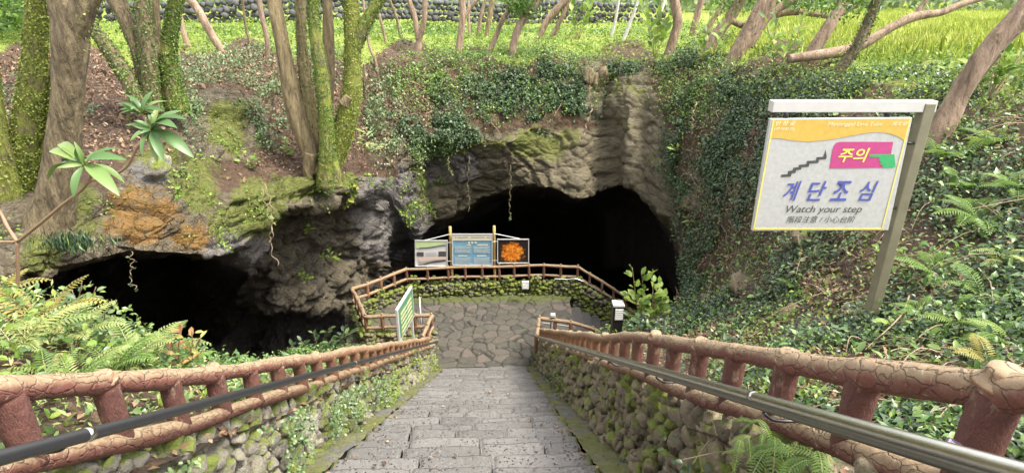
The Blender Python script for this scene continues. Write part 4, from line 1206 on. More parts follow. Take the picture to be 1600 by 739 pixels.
dry_wall([(838, 31, 43.4), (960, 35, 43.4), (1005, 36, 43.4)], 'dark squared dry stone wall in the middle of the far field', 1.3, .24)
dry_wall([(1015, 36, 44), (1045, 36, 44)], 'short end of dark dry stone wall right of the gap in the far field', 1.25, .24)

# ------------------------------------------------------------------ trees
def stem_line(pts, d, ext=2.5, base_sink=.35, n=60, rs=1.0):
    """pts: (px, py, radius px) from base to top -> centre line in metres and radii"""
    C = np.array([U(p[0], p[1], d if len(p) < 4 else p[3]) for p in pts])
    R = np.array([rs * p[2] * (mpp(p[1], d if len(p) < 4 else p[3])) for p in pts])
    if base_sink:
        t = nrmz(C[1] - C[0]); C = np.vstack([C[0] - t * base_sink, C]); R = np.concatenate([[R[0] * 1.12], R])
    if ext:
        t = nrmz(C[-1] - C[-2]); t[2] = max(t[2], .15); t = nrmz(t)
        e1 = C[-1] + t * ext * .5 + np.array([.05, .1, 0]) * ext * .3; e2 = C[-1] + t * ext + np.array([-.06, .3, .12]) * ext * .3
        C = np.vstack([C, e1, e2]); R = np.concatenate([R, [R[-1] * .85, R[-1] * .6]])
    Q = catmull(np.hstack([C, R[:, None]]), n)
    return Q[:, :3], np.maximum(Q[:, 3], .006)

def trunk_mesh(name, C, R, mat, root, ns=20, seed=0, rough=.12):
    V, F = tube(C, R, ns, True, lambda p: 1 + rough * fbm(p * np.array([2.2, 2.2, 1.1]), 3, seed) + rough * .5 * fbm(p * np.array([9, 9, 3.0]), 3, seed + 4) + rough * .45 * fbm(p * np.array([24, 24, 3.0]), 2, seed + 5))
    return mk(name, V, F, mat, root)

def cling(C, R, n, L, zlo=None, side=None):
    n = int(n * 2.1); L = L * .68
    """small leaves covering a trunk; side: preferred direction"""
    w = R * np.linalg.norm(np.gradient(C, axis=0), axis=1)
    k = RNG.choice(len(C), n, p=w / w.sum()); T, N, B = frames(C)
    th = RNG.uniform(0, 2 * np.pi, n)
    nor = N[k] * np.cos(th)[:, None] + B[k] * np.sin(th)[:, None]
    P = C[k] + T[k] * RNG.normal(0, .04, (n, 1)) + nor * (R[k] * RNG.uniform(.96, 1.10, n))[:, None]
    keep = fbm(P * 2.2, 3, 77) + (0 if side is None else (nor @ np.array(side)) * .5) > -.32
    P, nor = P[keep], nor[keep]; m = len(P)
    A = rdir(m) * .8 + np.array([0, 0, -.6]) + nor * .35
    return leaves(P, A, nor + rdir(m) * .5, RNG.uniform(.7, 1.35, m) * L, RNG.uniform(.7, 1.2, m) * L * .95, 'rhomb')

def crown_leaves(centres, n, rad, L):
    k = RNG.integers(0, len(centres), n); c = np.array(centres)[k]
    P = c + rdir(n) * (rad * RNG.random((n, 1)) ** .5) * np.array([1, 1, .6])
    return leaves(P, rdir(n) + np.array([0, 0, -.5]), rdir(n) + np.array([0, 0, 1.2]), RNG.uniform(.7, 1.3, n) * L, RNG.uniform(.8, 1.2, n) * L * .5, 'rhomb')

def tree(label, stems, group=None, crown=None, rscale=1.0):
    """stems: dicts pts, d, mat, ivy (n, size, matname), ext"""
    s0 = stems[0]; base = U(s0['pts'][0][0], s0['pts'][0][1], s0['d'])
    root = empty('tree', base, label, 'tree', group)
    tops = []
    for i, s in enumerate(stems):
        C, R = stem_line(s['pts'], s['d'], s.get('ext', 2.5), s.get('sink', .35), rs=rscale)
        big = R.max() > .12
        trunk_mesh(s.get('name', 'trunk'), C, R, M[s['mat']], root, 48 if big else 12, i + len(label), .16 if big else .10)
        if s.get('ivy'):
            n, L, mn = s['ivy'][:3]
            V, F, a = cling(C, R, n, L, side=s.get('side')); mk('ivy', V, F, M[mn], root, smooth=False, attrs={'rnd': a})
        tops.append(C[-1]); 
        if s.get('ext', 2.5) > 1: tops.append(C[-8])
    if crown:
        n, rad, L, cs = crown
        cc = cs if cs is not None else [t + np.array([0, 0, .8]) for t in tops]
        V, F, a = crown_leaves(cc, n, rad, L); mk('crown', V, F, M['crown_leaf'], root, smooth=False, attrs={'rnd': a})
    return root
def up(*pts): return list(pts)
G1 = 'mossy trees on the rock ledge'
tree('straight trunk wrapped in yellow green moss leaves, leftmost on the rock ledge', [dict(pts=[(22, 305, 27), (40, 200, 20), (53, 100, 17), (58, 0, 16)], d=9.6, mat='bark_moss', ivy=(9000, .05, 'creeper'), ext=3)], G1, rscale=.9)
tree('thick furrowed brown trunk that swells and forks at the top, in front on the ledge', [
    dict(pts=[(80, 345, 36), (92, 290, 28), (101, 200, 24), (108, 110, 26), (110, 55, 29), (97, 0, 23)], d=9.0, mat='bark', ext=3),
    dict(pts=[(113, 60, 22), (124, 28, 20), (135, 0, 19)], d=9.0, mat='bark', sink=.1, ext=3, ivy=(500, .05, 'creeper'), side=(1, 0, 0))], G1, rscale=.92)
tree('leaning mossy trunk half hidden behind the thick brown trunk', [dict(pts=[(58, 318, 24), (72, 260, 22), (86, 180, 20), (98, 100, 17)], d=9.9, mat='bark_moss', ivy=(3000, .05, 'creeper'), ext=2)], G1, rscale=.8)
tree('mossy root stump leaning into the frame at the left edge of the ledge', [dict(pts=[(14, 318, 22), (4, 262, 19), (-12, 180, 15)], d=9.3, mat='bark_moss', ivy=(900, .05, 'creeper'), ext=2)], G1)
G2 = 'trees above the left cave'
tree('multi stemmed leaning mossy tree behind the rhododendron leaves', [
    dict(pts=[(232, 152, 24), (221, 90, 19), (196, 30, 17), (178, 0, 16)], d=13, mat='bark', ivy=(900, .06, 'creeper_green'), ext=3),
    dict(pts=[(236, 150, 18), (231, 80, 17), (222, 0, 15)], d=12.8, mat='bark', ivy=(1900, .06, 'creeper_green'), ext=3),
    dict(pts=[(228, 120, 13), (214, 60, 11), (190, 0, 10)], d=13.3, mat='bark', ext=3),
    dict(pts=[(250, 140, 10), (246, 60, 9), (243, 0, 8)], d=13.4, mat='bark', ext=3),
    dict(pts=[(214, 150, 18), (180, 92, 16), (142, 38, 12), (120, 0, 10)], d=12.7, mat='bark', ivy=(1500, .06, 'creeper_green'), ext=2)], G2, rscale=.66)
tree('green moss clad trunk standing at the cliff edge right of the leaning mossy tree', [dict(pts=[(272, 150, 19), (262, 90, 15), (268, 40, 12), (276, 0, 12)], d=13.5, mat='bark_moss', ivy=(4500, .055, 'creeper_green'), ext=3)], G2, rscale=.85)
G3 = 'multi stemmed tree over the recess'
cl = 15.25
tree('big clump of five trunks, some sheathed in bright moss, on the lip between the caves', [
    dict(pts=[(488, 250, 16), (462, 175, 17), (445, 90, 14), (428, 0, 13)], d=cl, mat='bark_clump', ext=3.5),
    dict(pts=[(492, 262, 15), (480, 150, 13), (472, 70, 10), (469, 0, 9)], d=cl + .2, mat='bark_clump', ivy=(1400, .055, 'creeper_green'), ext=3.5),
    dict(pts=[(514, 272, 19), (512, 210, 14), (502, 120, 12), (492, 50, 10), (489, 0, 10)], d=cl - .3, mat='bark_moss', ivy=(6500, .05, 'creeper_green'), ext=3.5),
    dict(pts=[(508, 250, 11), (513, 120, 11), (513, 50, 10), (512, 0, 9)], d=cl + .3, mat='bark_clump', ext=3.5),
    dict(pts=[(514, 268, 19), (532, 215, 20), (549, 150, 17), (551, 80, 14), (549, 0, 13)], d=cl, mat='bark_moss', ivy=(7000, .052, 'creeper'), ext=3.5),
    dict(name='limb', pts=[(548, 88, 13), (562, 55, 12), (578, 25, 11), (597, -6, 10)], d=cl, mat='bark_moss', sink=.1, ivy=(1300, .055, 'creeper_green'), ext=3),
    dict(name='limb', pts=[(540, 158, 9), (545, 151, 8)], d=cl - .25, mat='bark_clump', sink=.1, ext=0),
    dict(name='root', pts=[(486, 292, 7), (482, 270, 10), (487, 240, 12)], sink=.05, d=cl - .2, mat='bark_clump', ext=0),
    dict(name='root', sink=.05, pts=[(529, 288, 6), (525, 272, 9), (519, 252, 11)], d=cl - .35, mat='bark_moss', ext=0),
    dict(name='root', sink=.05, pts=[(500, 294, 6), (505, 278, 11), (510, 256, 13)], d=cl - .4, mat='bark_moss', ivy=(250, .05, 'creeper'), ext=0)], None, rscale=.84)
G4 = 'slender trees on the field edge'
def gd_(px, py): return ground(px, py)[1]
thin = [
 ('slim tan sapling trunk at the far left edge behind the mossy trunk', [[(17, 42, 5), (12, 20, 5), (7, 0, 4)]], 'bark_pale'),
 ('tan trunk leaning left in front of the long dry stone wall', [[(345, 78, 6), (325, 45, 6), (312, 20, 6), (298, 0, 6)]], 'bark_pale'),
 ('short thin trunk just right of the moss clad cliff edge trunk', [[(293, 72, 5), (286, 48, 4), (280, 20, 4)]], 'bark_pale'),
 ('very thin dark crooked stem before the dry stone wall', [[(392, 72, 2), (384, 40, 2), (379, 0, 2)]], 'bark'),
 ('thin tan trunk just left of the five trunk clump', [[(418, 92, 4), (417, 60, 4), (409, 25, 4), (405, 0, 4)]], 'bark_pale'),
 ('bent thin sapling on the litter slope right of the five trunk clump', [[(590, 117, 3), (586, 95, 2.5), (577, 72, 2), (572, 40, 2)]], 'bark_pale'),
 ('thin stem rising behind the leaning mossy limb', [[(603, 70, 2.5), (598, 45, 2.5), (592, 20, 2)]], 'bark_pale'),
 ('thin dark stem leaning left in the bright grass', [[(626, 60, 2.2), (620, 30, 2), (609, 0, 2)]], 'bark'),
 ('tan tree splitting low into two slender trunks', [[(653, 86, 6), (655, 62, 5), (663, 32, 4), (664, 0, 4)], [(653, 60, 4), (648, 28, 4), (639, 0, 3.5)]], 'bark_pale'),
 ('upright tan trunk with one branch forking right', [[(715, 88, 6), (720, 55, 5.5), (723, 20, 5), (722, 0, 5)], [(724, 30, 3.5), (734, 14, 3.2), (745, 0, 3)]], 'bark_pale'),
 ('thin post like stem beside the forked upright trunk', [[(733, 62, 2.4), (733, 40, 2.2), (732, 15, 2)]], 'bark_pale'),
 ('slender stem curving right in the middle field', [[(746, 60, 3), (750, 35, 3), (754, 15, 2.6), (761, -4, 2.4)]], 'bark_pale'),
 ('slender dark ringed stem between the two leaning pale trunks', [[(759, 62, 3.2), (764, 32, 4), (770, 0, 3.5)]], 'bark_clump'),
 ('thin trunk leaning right over the middle field', [[(764, 84, 4), (776, 55, 4), (786, 30, 4), (803, 8, 4), (818, -8, 3)]], 'bark_pale'),
 ('reddish tan trunk leaning right before the dark squared wall', [[(842, 60, 5), (853, 36, 5.5), (868, 18, 5.5), (886, -2, 5)]], 'bark_pale'),
 ('thinner twin trunk leaning right before the dark squared wall', [[(862, 60, 4), (874, 36, 3.6), (884, 14, 3.4), (893, -4, 3)]], 'bark_pale'),
 ('white slender trunk standing before the dark squared wall', [[(954, 62, 3), (961, 35, 2.4), (966, 5, 2.2), (968, -5, 2)]], 'bark_white'),
 ('white slender trunk leaning right, middle of the three white ones', [[(974, 64, 3), (984, 38, 2.6), (996, 5, 2.4)]], 'bark_white'),
 ('white slender trunk leaning right beside the wall gap', [[(1025, 36, 2.6), (1033, 18, 2.4), (1040, -2, 2.3)]], 'bark_white'),
 ('curved orange tan trunk at the rim above the draped rock', [[(1043, 92, 8), (1052, 60, 7), (1059, 35, 7.5), (1054, 0, 7)]], 'bark_pale'),
 ('tan trunk with leafy base leaning right behind the curved orange one', [[(1082, 58, 5.5), (1088, 30, 5.5), (1096, 0, 5)]], 'bark_pale'),
 ('thin ochre trunk leaning strongly right behind the rim', [[(1097, 62, 4), (1112, 35, 4), (1130, 8, 4)]], 'bark_clump'),
]
for lab, sts, mt in thin:
    g = gd_(sts[0][0][0], sts[0][0][1])
    tree(lab, [dict(pts=s, d=g, mat=mt, ext=2.5, name='trunk' if k == 0 else 'limb', sink=.3 if k == 0 else .05) for k, s in enumerate(sts)], G4)
d = gd_(800, 90)
tree('pale leaning trunk with leafy twigs at the top centre of the field edge', [dict(pts=[(800, 92, 6), (803, 68, 6), (812, 42, 6), (829, 18, 5), (846, -4, 4.5)], d=d, mat='bark_pale', ext=2.5),
     dict(name='limb', pts=[(813, 40, 3), (818, 20, 2.6), (816, 0, 2.4)], d=d, mat='bark_pale', sink=.05, ext=2)], G4, (900, .75, .17, [U(812, 8, d), U(822, 18, d), U(805, 2, d), U(832, -6, d)]))
d = gd_(1105, 82)
tree('smooth pinkish trunk leaning right, first of the stout pair on the rim', [dict(pts=[(1103, 84, 10), (1120, 55, 9), (1142, 25, 9), (1158, 0, 8.5)], d=d, mat='bark_pale', ext=3)], G4, (700, .9, .16, [U(1145, -8, d), U(1172, 6, d), U(1136, 10, d), U(1185, -12, d)]))
d = gd_(1145, 95)
tree('stout pinkish trunk leaning right with a long bare horizontal branch', [dict(pts=[(1143, 100, 13), (1163, 65, 13), (1186, 25, 13), (1203, -4, 12)], d=d, mat='bark_pale', ext=3, ivy=(350, .07, 'ivy'), side=(-1, 0, 0)),
     dict(name='limb', pts=[(1170, 70, 8), (1196, 32, 7), (1216, 14, 6), (1242, 0, 5)], d=d, mat='bark_pale', sink=.05, ext=1.5),
     dict(name='limb', pts=[(1145, 34, 5), (1163, 41, 5), (1180, 32, 5), (1232, 20, 5), (1270, 22, 4.5), (1298, 26, 4), (1322, 18, 4), (1345, 4, 3.5)], d=d + .5, mat='bark_clump', sink=.02, ext=1)], G4, (700, 1.0, .15, [U(1262, -4, d), U(1285, 0, d), U(1335, -2, d), U(1240, -10, d)]))
d = gd_(1255, 108)
tree('scarred tan trunk leaning right above the warning sign', [dict(pts=[(1255, 112, 10), (1272, 80, 10), (1290, 50, 9.5), (1308, 20, 9), (1322, -5, 9)], d=d, mat='bark_pale', ext=3)], G4)
d = gd_(1305, 122)
tree('dark ivy clad trunk leaning right above the warning sign', [dict(pts=[(1296, 132, 8), (1318, 102, 8), (1340, 70, 8), (1358, 30, 8), (1370, -4, 8)], d=d, mat='bark', ext=3, ivy=(700, .06, 'ivy_dark'))], G4, (300, .8, .14, [U(1330, 2, d), U(1342, -10, d)]))
d = gd_(1300, 108) + .5
tree('pale bare trunk lying low across the tall grass', [dict(pts=[(1250, 90, 7), (1310, 82, 8.5), (1348, 70, 7.5), (1390, 45, 7), (1430, 26, 7), (1470, 20, 5.5), (1500, 8, 5), (1535, -2, 4)], d=d, mat='bark_pale', ext=1.5, sink=.3),
     dict(name='limb', pts=[(1430, 27, 4.5), (1437, 14, 4), (1446, 2, 3.5)], d=d, mat='bark_pale', sink=.05, ext=.6)], G4)
d = 7.9
tree('large brown trunk curving up to the right behind the warning sign', [dict(pts=[(1462, 215, 20), (1485, 175, 16), (1510, 130, 14.5), (1545, 80, 15.5), (1590, 30, 17), (1640, -30, 17)], d=d, mat='bark_pale', ext=3),
     dict(name='limb', pts=[(1560, 70, 12), (1600, 30, 11), (1650, 10, 9)], d=d + .3, mat='bark_pale', sink=.05, ext=1.5),
     dict(name='limb', pts=[(1478, 180, 7), (1520, 130, 6), (1560, 85, 5)], d=d + .45, mat='bark', sink=.3, ext=0)], None)

# ------------------------------------------------------------------ leaf cover on the ground
FQ = grid_faces(NR, NC)
QC = TP2[FQ].mean(1); QN = TNg[FQ].mean(1); QD = DD[FQ].mean(1); QX = PX[FQ].mean(1); QY = PY[FQ].mean(1); QR = RW[FQ].mean(1)
QA = np.linalg.norm(np.cross(TP2[FQ[:, 1]] - TP2[FQ[:, 0]], TP2[FQ[:, 3]] - TP2[FQ[:, 0]]), axis=1)
QM = {'grass': grassm[FQ].mean(1), 'litter': litm[FQ].mean(1), 'rock': rockm[FQ].mean(1)}
INV = (QX > -480) & (QX < 2150) & (QY > -20) & (QY < 760) & ((QR < 7.2) | (QX > 1072))
def qblob(cx, cy, rx, ry, soft=.35):
    q = np.sqrt(((QX - cx) / rx) ** 2 + ((QY - cy) / ry) ** 2); return 1 - sstep(q, 1 - soft, 1 + soft)
def sample(w, n):
    w = w * INV; k = RNG.choice(len(w), n, p=w / w.sum())
    a, b = RNG.random((n, 1)), RNG.random((n, 1)); q = FQ[k]
    P = TP2[q[:, 0]] * (1 - a) * (1 - b) + TP2[q[:, 1]] * a * (1 - b) + TP2[q[:, 2]] * a * b + TP2[q[:, 3]] * (1 - a) * b
    return P, QN[k], QD[k], k
patch = fbm(QC * .55, 4, 101); patch2 = fbm(QC * 1.7, 3, 103)

def cover(name, w, n, L0, k1, ratio, kind, mat, label, lift=.05, lie=.6, droop=.5, cat_='ground cover'):
    P, N, D, k = sample(w, n)
    L = (L0 + k1 * D) * np.clip(np.exp(RNG.normal(-.05, .36, n)), .4, 2.2)
    P = P + N * (RNG.random((n, 1)) * lift * (1 + .06 * D[:, None]) + .005)
    A = rdir(n) + N * .15 + np.array([0, 0, -droop])
    Nn = N * lie + np.array([0, 0, .7]) + rdir(n) * .55
    V, F, a = leaves(P, A, Nn, L, L * ratio, kind)
    o = mk(name, V, F, M[mat], smooth=False, attrs={'rnd': a})
    return tag(o, label, cat_, None, 'stuff')
ivr = np.maximum(.9 * qblob(850, 150, 75, 52, .4), .9 * qblob(690, 196, 75, 22, .5)); ivr = np.maximum(ivr, .38 * qblob(760, 160, 110, 50, .5))
ivr = np.maximum(ivr, qblob(1105, 190, 62, 110, .4)); ivr = np.maximum(ivr, .2 * qblob(640, 150, 60, 60, .5)); ivr = np.maximum(ivr, .8 * qblob(790, 195, 60, 18, .4)); ivr = np.maximum(ivr, .5 * qblob(1000, 113, 60, 10, .4))
ivr *= 1 - .97 * np.maximum(qblob(992, 225, 50, 112, .2), qblob(925, 150, 16, 40, .3))
ivr *= np.clip(.28 + 2.2 * patch + 1.1 * patch2, .015, 1) * (1 - QM['grass'] * .7)
near = sstep(QX, 1040, 1085) * sstep(QY, 95, 150)
ivb = near * np.clip(.46 + 2.0 * patch + 1.0 * patch2, .03, 1) * (1 - .35 * QM['litter']) * (1 - .4 * QM['rock'])
dens = QA / np.maximum(QD, 2.0) ** 1.6
cover('ivy', ivr * QA, 44000, .034, .0018, .75, 'rhomb', 'ivy_dark', 'dark glossy ivy draped over the cave rim', .16, .9, .7, 'ivy')
rw_ = (qblob(780, 130, 160, 50, .4) + .6 * qblob(1080, 140, 80, 50, .5) + .1 * qblob(620, 190, 60, 40)) * (1 - .9 * qblob(992, 225, 50, 112, .2)) * np.clip(.5 - 1.2 * patch + patch2, .03, 1)
cover('weeds', rw_ * QA, 10000, .03, .0015, .7, 'rhomb', 'weeds', 'light small leaves speckling the cave rim', .16, .6, .3, 'weeds')
cover('undergrowth', rw_ * QA, 14000, .03, .0016, .7, 'rhomb', 'broad', 'green undergrowth mixed into the ivy along the cave rim', .14, .7, .4, 'undergrowth')
cover('ivy', ivb * dens * (QD < 9.5), 36000, .028, .0020, .8, 'ivy', 'ivy', 'ivy carpeting the near right bank around the warning sign', .09, .8, .4, 'ivy')
cover('ivy', ivb * dens * (QD >= 9), 34000, .032, .0019, .8, 'rhomb', 'ivy', 'ivy carpeting the upper right bank beside the big cave', .12, .8, .5, 'ivy')
wl_ = np.maximum(.45 * qblob(590, 190, 26, 60, .5), .8 * qblob(420, 180, 30, 50, .5)); wl_ = np.maximum(wl_, .6 * qblob(300, 190, 20, 40)); wl_ = np.maximum(wl_, .5 * qblob(330, 120, 90, 20)); wl_ = np.maximum(wl_, .5 * qblob(40, 200, 60, 70)); wl_ = np.maximum(wl_, .6 * qblob(650, 225, 60, 20)); wl_ = np.maximum(wl_, .25 * qblob(440, 110, 160, 30))
cover('undergrowth', wl_ * QA * np.clip(.5 + 1.5 * patch2, 0, 1), 13000, .035, .0018, .6, 'rhomb', 'pale_leaf', 'low bluish green undergrowth on the slope around the trunk clump', .18, .6, .4, 'undergrowth')
li = QM['litter'] + .25 * near
cover('leaf_litter', li * dens * (1 - QM['grass']), 32000, .038, .003, .55, 'rhomb', 'dead_leaf', 'fallen brown leaves scattered over the slopes', .03, 1.6, .1, 'fallen leaves')
we = np.clip(QM['grass'] * (QY > 36), 0, 1) * (QX < 1300) + .8 * qblob(960, 95, 120, 30) + .7 * near * sstep(-QY, -260, -110) * sstep(QX, 1180, 1300)
cover('weeds', we * QA / QD * np.clip(.6 + 1.6 * patch, .05, 1), 30000, .05, .0028, .6, 'rhomb', 'weeds', 'bright green weeds along the sunny field edge', .07, .3, .1, 'weeds')
cover('ivy', ivb * dens * (QD < 12), 5000, .034, .0024, .75, 'ivy', 'pale_leaf', 'greyish creeping leaves among the ivy on the right bank', .10, .8, .3, 'ivy')
wt_ = sstep(QX, 1120, 1200) * qblob(1400, 125, 300, 45, .5)
cover('weeds', wt_ * dens * np.clip(.5 + 1.2 * patch2, .05, 1), 12000, .03, .0028, .55, 'rhomb', 'weeds', 'low sunlit weeds between the tall grass and the shaded bank', .12, .5, .2, 'weeds')
cover('weeds', near * dens * (QY > 150) * np.clip(.4 - 1.2 * patch + patch2, .03, 1), 9000, .026, .0020, .6, 'rhomb', 'weeds', 'small light green leaves mixed through the right bank', .12, .5, .2, 'weeds')
wr = near * sstep(QX, 1330, 1480) * np.clip(.4 + 1.5 * patch2, .02, 1) + .25 * near
cover('weeds', wr * dens * (QD < 12), 11000, .03, .0035, .5, 'oval', 'broad', 'mixed green broad leaved weeds among the ivy on the right bank', .16, .5, .2, 'weeds')
ms = QM['rock'] * (QX < 700) * (QR > 3) * (QR < 7) * np.clip(patch2 * 2, 0, 1)
cover('rock_plants', ms * QA, 3500, .035, .002, .7, 'rhomb', 'weeds', 'tiny green plants rooted in the mossy rock faces', .04, .8, .4, 'plants')

def grass(w, n, h0, h1, k1, label, mat='grass', lean=.45):
    P, N, D, k = sample(w, n)
    h = RNG.uniform(h0, h1, n) * (1 + .0 * D)
    A = np.array([0, 0, 1.0]) + rdir(n) * lean
    Nn = np.stack([RNG.normal(size=n), RNG.normal(size=n) - .6, 0 * h + .3], -1)
    V, F, a = leaves(P - np.array([0, 0, .02]), A, Nn, h, .006 + k1 * D, 'rhomb')
    # colour index follows the clump the blade grows in
    cl_ = np.repeat(np.clip(.5 + .9 * fbm(P * .5, 3, 55) + RNG.normal(0, .14, n), 0, 1), 4)
    tag(mk('grass', V, F, M[mat], smooth=False, attrs={'rnd': cl_}), label, 'grass', None, 'stuff')
bd_ = (qblob(690, 50, 190, 7, .4) + .8 * qblob(400, 50, 120, 6, .4) + .6 * qblob(975, 52, 60, 6, .4)) 
cover('undergrowth', bd_ * QA, 5200, .06, .0018, .7, 'rhomb', 'broad', 'dark band of undergrowth along the terrace in the field', .06, .4, .3, 'undergrowth')
gm = QM['grass']
grass(gm * (QX > 1130) * (1 - sstep(QY, 78, 112)) * QA / QD, 105000, .25, .60, .00045, 'tall bright grass on the field to the right')
grass(gm * (QX <= 1180) * QA / QD ** .7, 50000, .10, .24, .0009, 'short yellow green grass across the field behind the rim')

# leaves and twigs on the banks behind the walls
def bank_leaves(B, keep, n, L, mat, kind, label, lift, nm, cat_, ratio=.55, droop=.1):
    K = B[keep(B)]; k = RNG.integers(0, len(K), n)
    P = K[k] + RNG.normal(0, .03, (n, 3)) * np.array([1, 1, 0]) + np.array([0, 0, 1.0]) * RNG.random((n, 1)) * lift
    V, F, a = leaves(P, rdir(n) * np.array([1, 1, .5]) - np.array([0, 0, droop]), rdir(n) * .5 + np.array([0, 0, 1.0]), RNG.uniform(.6, 1.4, n) * L, RNG.uniform(.8, 1.2, n) * L * ratio, kind)
    tag(mk(nm, V, F, M[mat], smooth=False, attrs={'rnd': a}), label, cat_, None, 'stuff')
inl = lambda B: (B[:, 0] > -5.2) & (B[:, 1] > .2) & (B[:, 1] < 14.6)
bank_leaves(LB, inl, 8000, .06, 'dead_leaf', 'rhomb', 'fallen brown leaves behind the left railing', .05, 'leaf_litter', 'fallen leaves')
bank_leaves(LB, lambda B: inl(B) & (fbm(B * .9, 3, 5) > -.08) & (B[:, 0] < -2.1), 8000, .06, 'broad', 'oval', 'low green plants behind the left railing', .32, 'undergrowth', 'undergrowth')
bank_leaves(RB, lambda B: (B[:, 0] > 1.36) & (B[:, 0] < 4.6) & (B[:, 1] > .2) & (B[:, 1] < 14.4), 5600, .042, 'ivy_dark', 'ivy', 'ivy growing up between the posts behind the right railing', .14, 'ivy', 'ivy', .8, .3)
bank_leaves(RB, lambda B: (B[:, 0] > 1.3) & (B[:, 0] < 4.6) & (B[:, 1] > .2), 6500, .055, 'dead_leaf', 'rhomb', 'fallen brown leaves behind the right railing', .05, 'leaf_litter', 'fallen leaves')
bank_leaves(RB, lambda B: (B[:, 0] > 2.3) & (B[:, 0] < 5.0) & (B[:, 1] > 8.5) & (B[:, 1] < 14.6), 2200, .075, 'ivy', 'oval', 'leafy ground cover at the right foot of the big cave mouth', .22, 'undergrowth', 'undergrowth', .7, .3)
bank_leaves(RB, lambda B: (B[:, 0] > 2.6) & (B[:, 0] < 5.0) & (B[:, 1] > 9) & (B[:, 1] < 14.6), 350, .10, 'weeds', 'oval', 'light green leaves among the cover at the right foot of the big cave mouth', .3, 'undergrowth', 'undergrowth', .6, .2)
# a few fallen leaves on the steps and the landing
n = 260
y = np.concatenate([RNG.uniform(1.5, 14.7, 170), RNG.uniform(15.0, 19, 90)])
x = np.where(RNG.random(n) < .55, np.where(RNG.random(n) < .5, XL + np.abs(RNG.normal(0, .25, n)), XR - np.abs(RNG.normal(0, .25, n))), RNG.uniform(XL, XR, n))
x[170:] = RNG.uniform(-2.2, 2.3, 90)
zz = np.where(y < 14.8, nosing(14.82 - np.floor((14.82 - y) / RUN) * RUN) + .02, LZ + .02)
yy_ = np.where(y < 14.8, 14.82 - np.floor((14.82 - y) / RUN) * RUN - RNG.uniform(.05, .14, n), y)
V, F, a = leaves(np.stack([x, yy_, zz], -1), rdir(n) * np.array([1, 1, .15]), rdir(n) * .3 + np.array([0, 0, 1.0]), RNG.uniform(.03, .075, n), RNG.uniform(.02, .04, n), 'rhomb')
tag(mk('leaf_litter', V, F, M['dead_leaf'], smooth=False, attrs={'rnd': a}), 'few dry leaves fallen on the steps and landing', 'fallen leaves', None, 'stuff')
# small plants on the stair walls
def wall_plants(x, y0, y1, n, mat, L, label, thr, nrm):
    y = RNG.uniform(y0, y1, n) ; h = RNG.uniform(-.3, .62, n)
    P = np.stack([np.full(n, x) + RNG.normal(0, .025, n), y, nosing(y) + h], -1)
    P = P[fbm(P * 1.7, 3, 15) > thr]; m = len(P)
    V, F, a = leaves(P, rdir(m) + np.array([nrm * .6, 0, -.2]), rdir(m) * .5 + np.array([nrm * 1.0, -.2, .5]), RNG.uniform(.6, 1.4, m) * L, RNG.uniform(.8, 1.2, m) * L * .8, 'oval')
    tag(mk('wall_plants', V, F, M[mat], smooth=False, attrs={'rnd': a}), label, 'plants', None, 'stuff')
wall_plants(-1.73, 1.2, 7.5, 5200, 'pale_leaf', .032, 'pale green creeping plants on the near part of the left stone wall', .12, 1)
wall_plants(-1.74, 7, 14.5, 1500, 'weeds', .04, 'small green plants on the far part of the left stone wall', .16, 1)
wall_plants(1.06, 1.5, 14.5, 1600, 'ivy', .04, 'sparse ivy leaves on the right stone wall', .26, -1)

# ------------------------------------------------------------------ ferns and single plants
def frond(base, az, L, arch, pairs, w0, rise):
    """one pinnate frond -> leaf triples"""
    t = np.linspace(0, 1, pairs + 2)
    out = np.array([math.cos(az), math.sin(az), 0])
    C = base + out * (L * (t * .75 + .10 * t ** 2))[:, None] + np.array([0, 0, 1.0]) * (L * (rise * t - arch * t ** 2))[:, None]
    T, _, _ = frames(C); side = nrmz(np.cross(T, np.array([0, 0, 1.0]))); nor = np.cross(side, T)
    w = w0 * L * np.sin(np.pi * np.clip(t * .86 + .12, 0, 1)) ** .8
    P, A, Nn, LL = [], [], [], []
    for i in range(1, pairs + 2):
        for sgn in (-1, 1):
            P.append(C[i]); A.append(side[i] * sgn + T[i] * .45 - nor[i] * .12); Nn.append(nor[i]); LL.append(max(w[i], .012))
    LL = np.array(LL); V, F, a = leaves(P, A, Nn, LL * RNG.uniform(.9, 1.1, len(LL)), np.maximum(L / pairs * .62, LL * .13), 'rhomb')
    a[:] = np.clip(RNG.normal(.55, .22), 0, 1) * .75 + .25 * a
    # stalk as thin leaf strips
    k = len(C) - 1
    V2, F2, a2 = leaves(C[:-1], C[1:] - C[:-1], nor[:-1], np.linalg.norm(C[1:] - C[:-1], axis=1) * 1.1, np.full(k, .007 + .004 * L), 'rhomb')
    return [(V, F, a), (V2, F2, a2 * 0 + .9)]

def fern(base, n, L, mat, label, w0=.22, spread=(0, 6.28), rise=.85, arch=.62, pairs=26, group=None, name='fern'):
    parts = []
    for i in range(n):
        az = spread[0] + (spread[1] - spread[0]) * (i + RNG.random() * .8) / n
        parts += frond(np.array(base) + RNG.normal(0, .02, 3), az, L * RNG.uniform(.7, 1.15), arch * RNG.uniform(.8, 1.2), pairs, w0, rise * RNG.uniform(.75, 1.2))
    V, F, a = cat(parts)
    return tag(mk(name, V, F, M[mat], origin=base, smooth=False, attrs={'rnd': a}), label, 'fern', group)

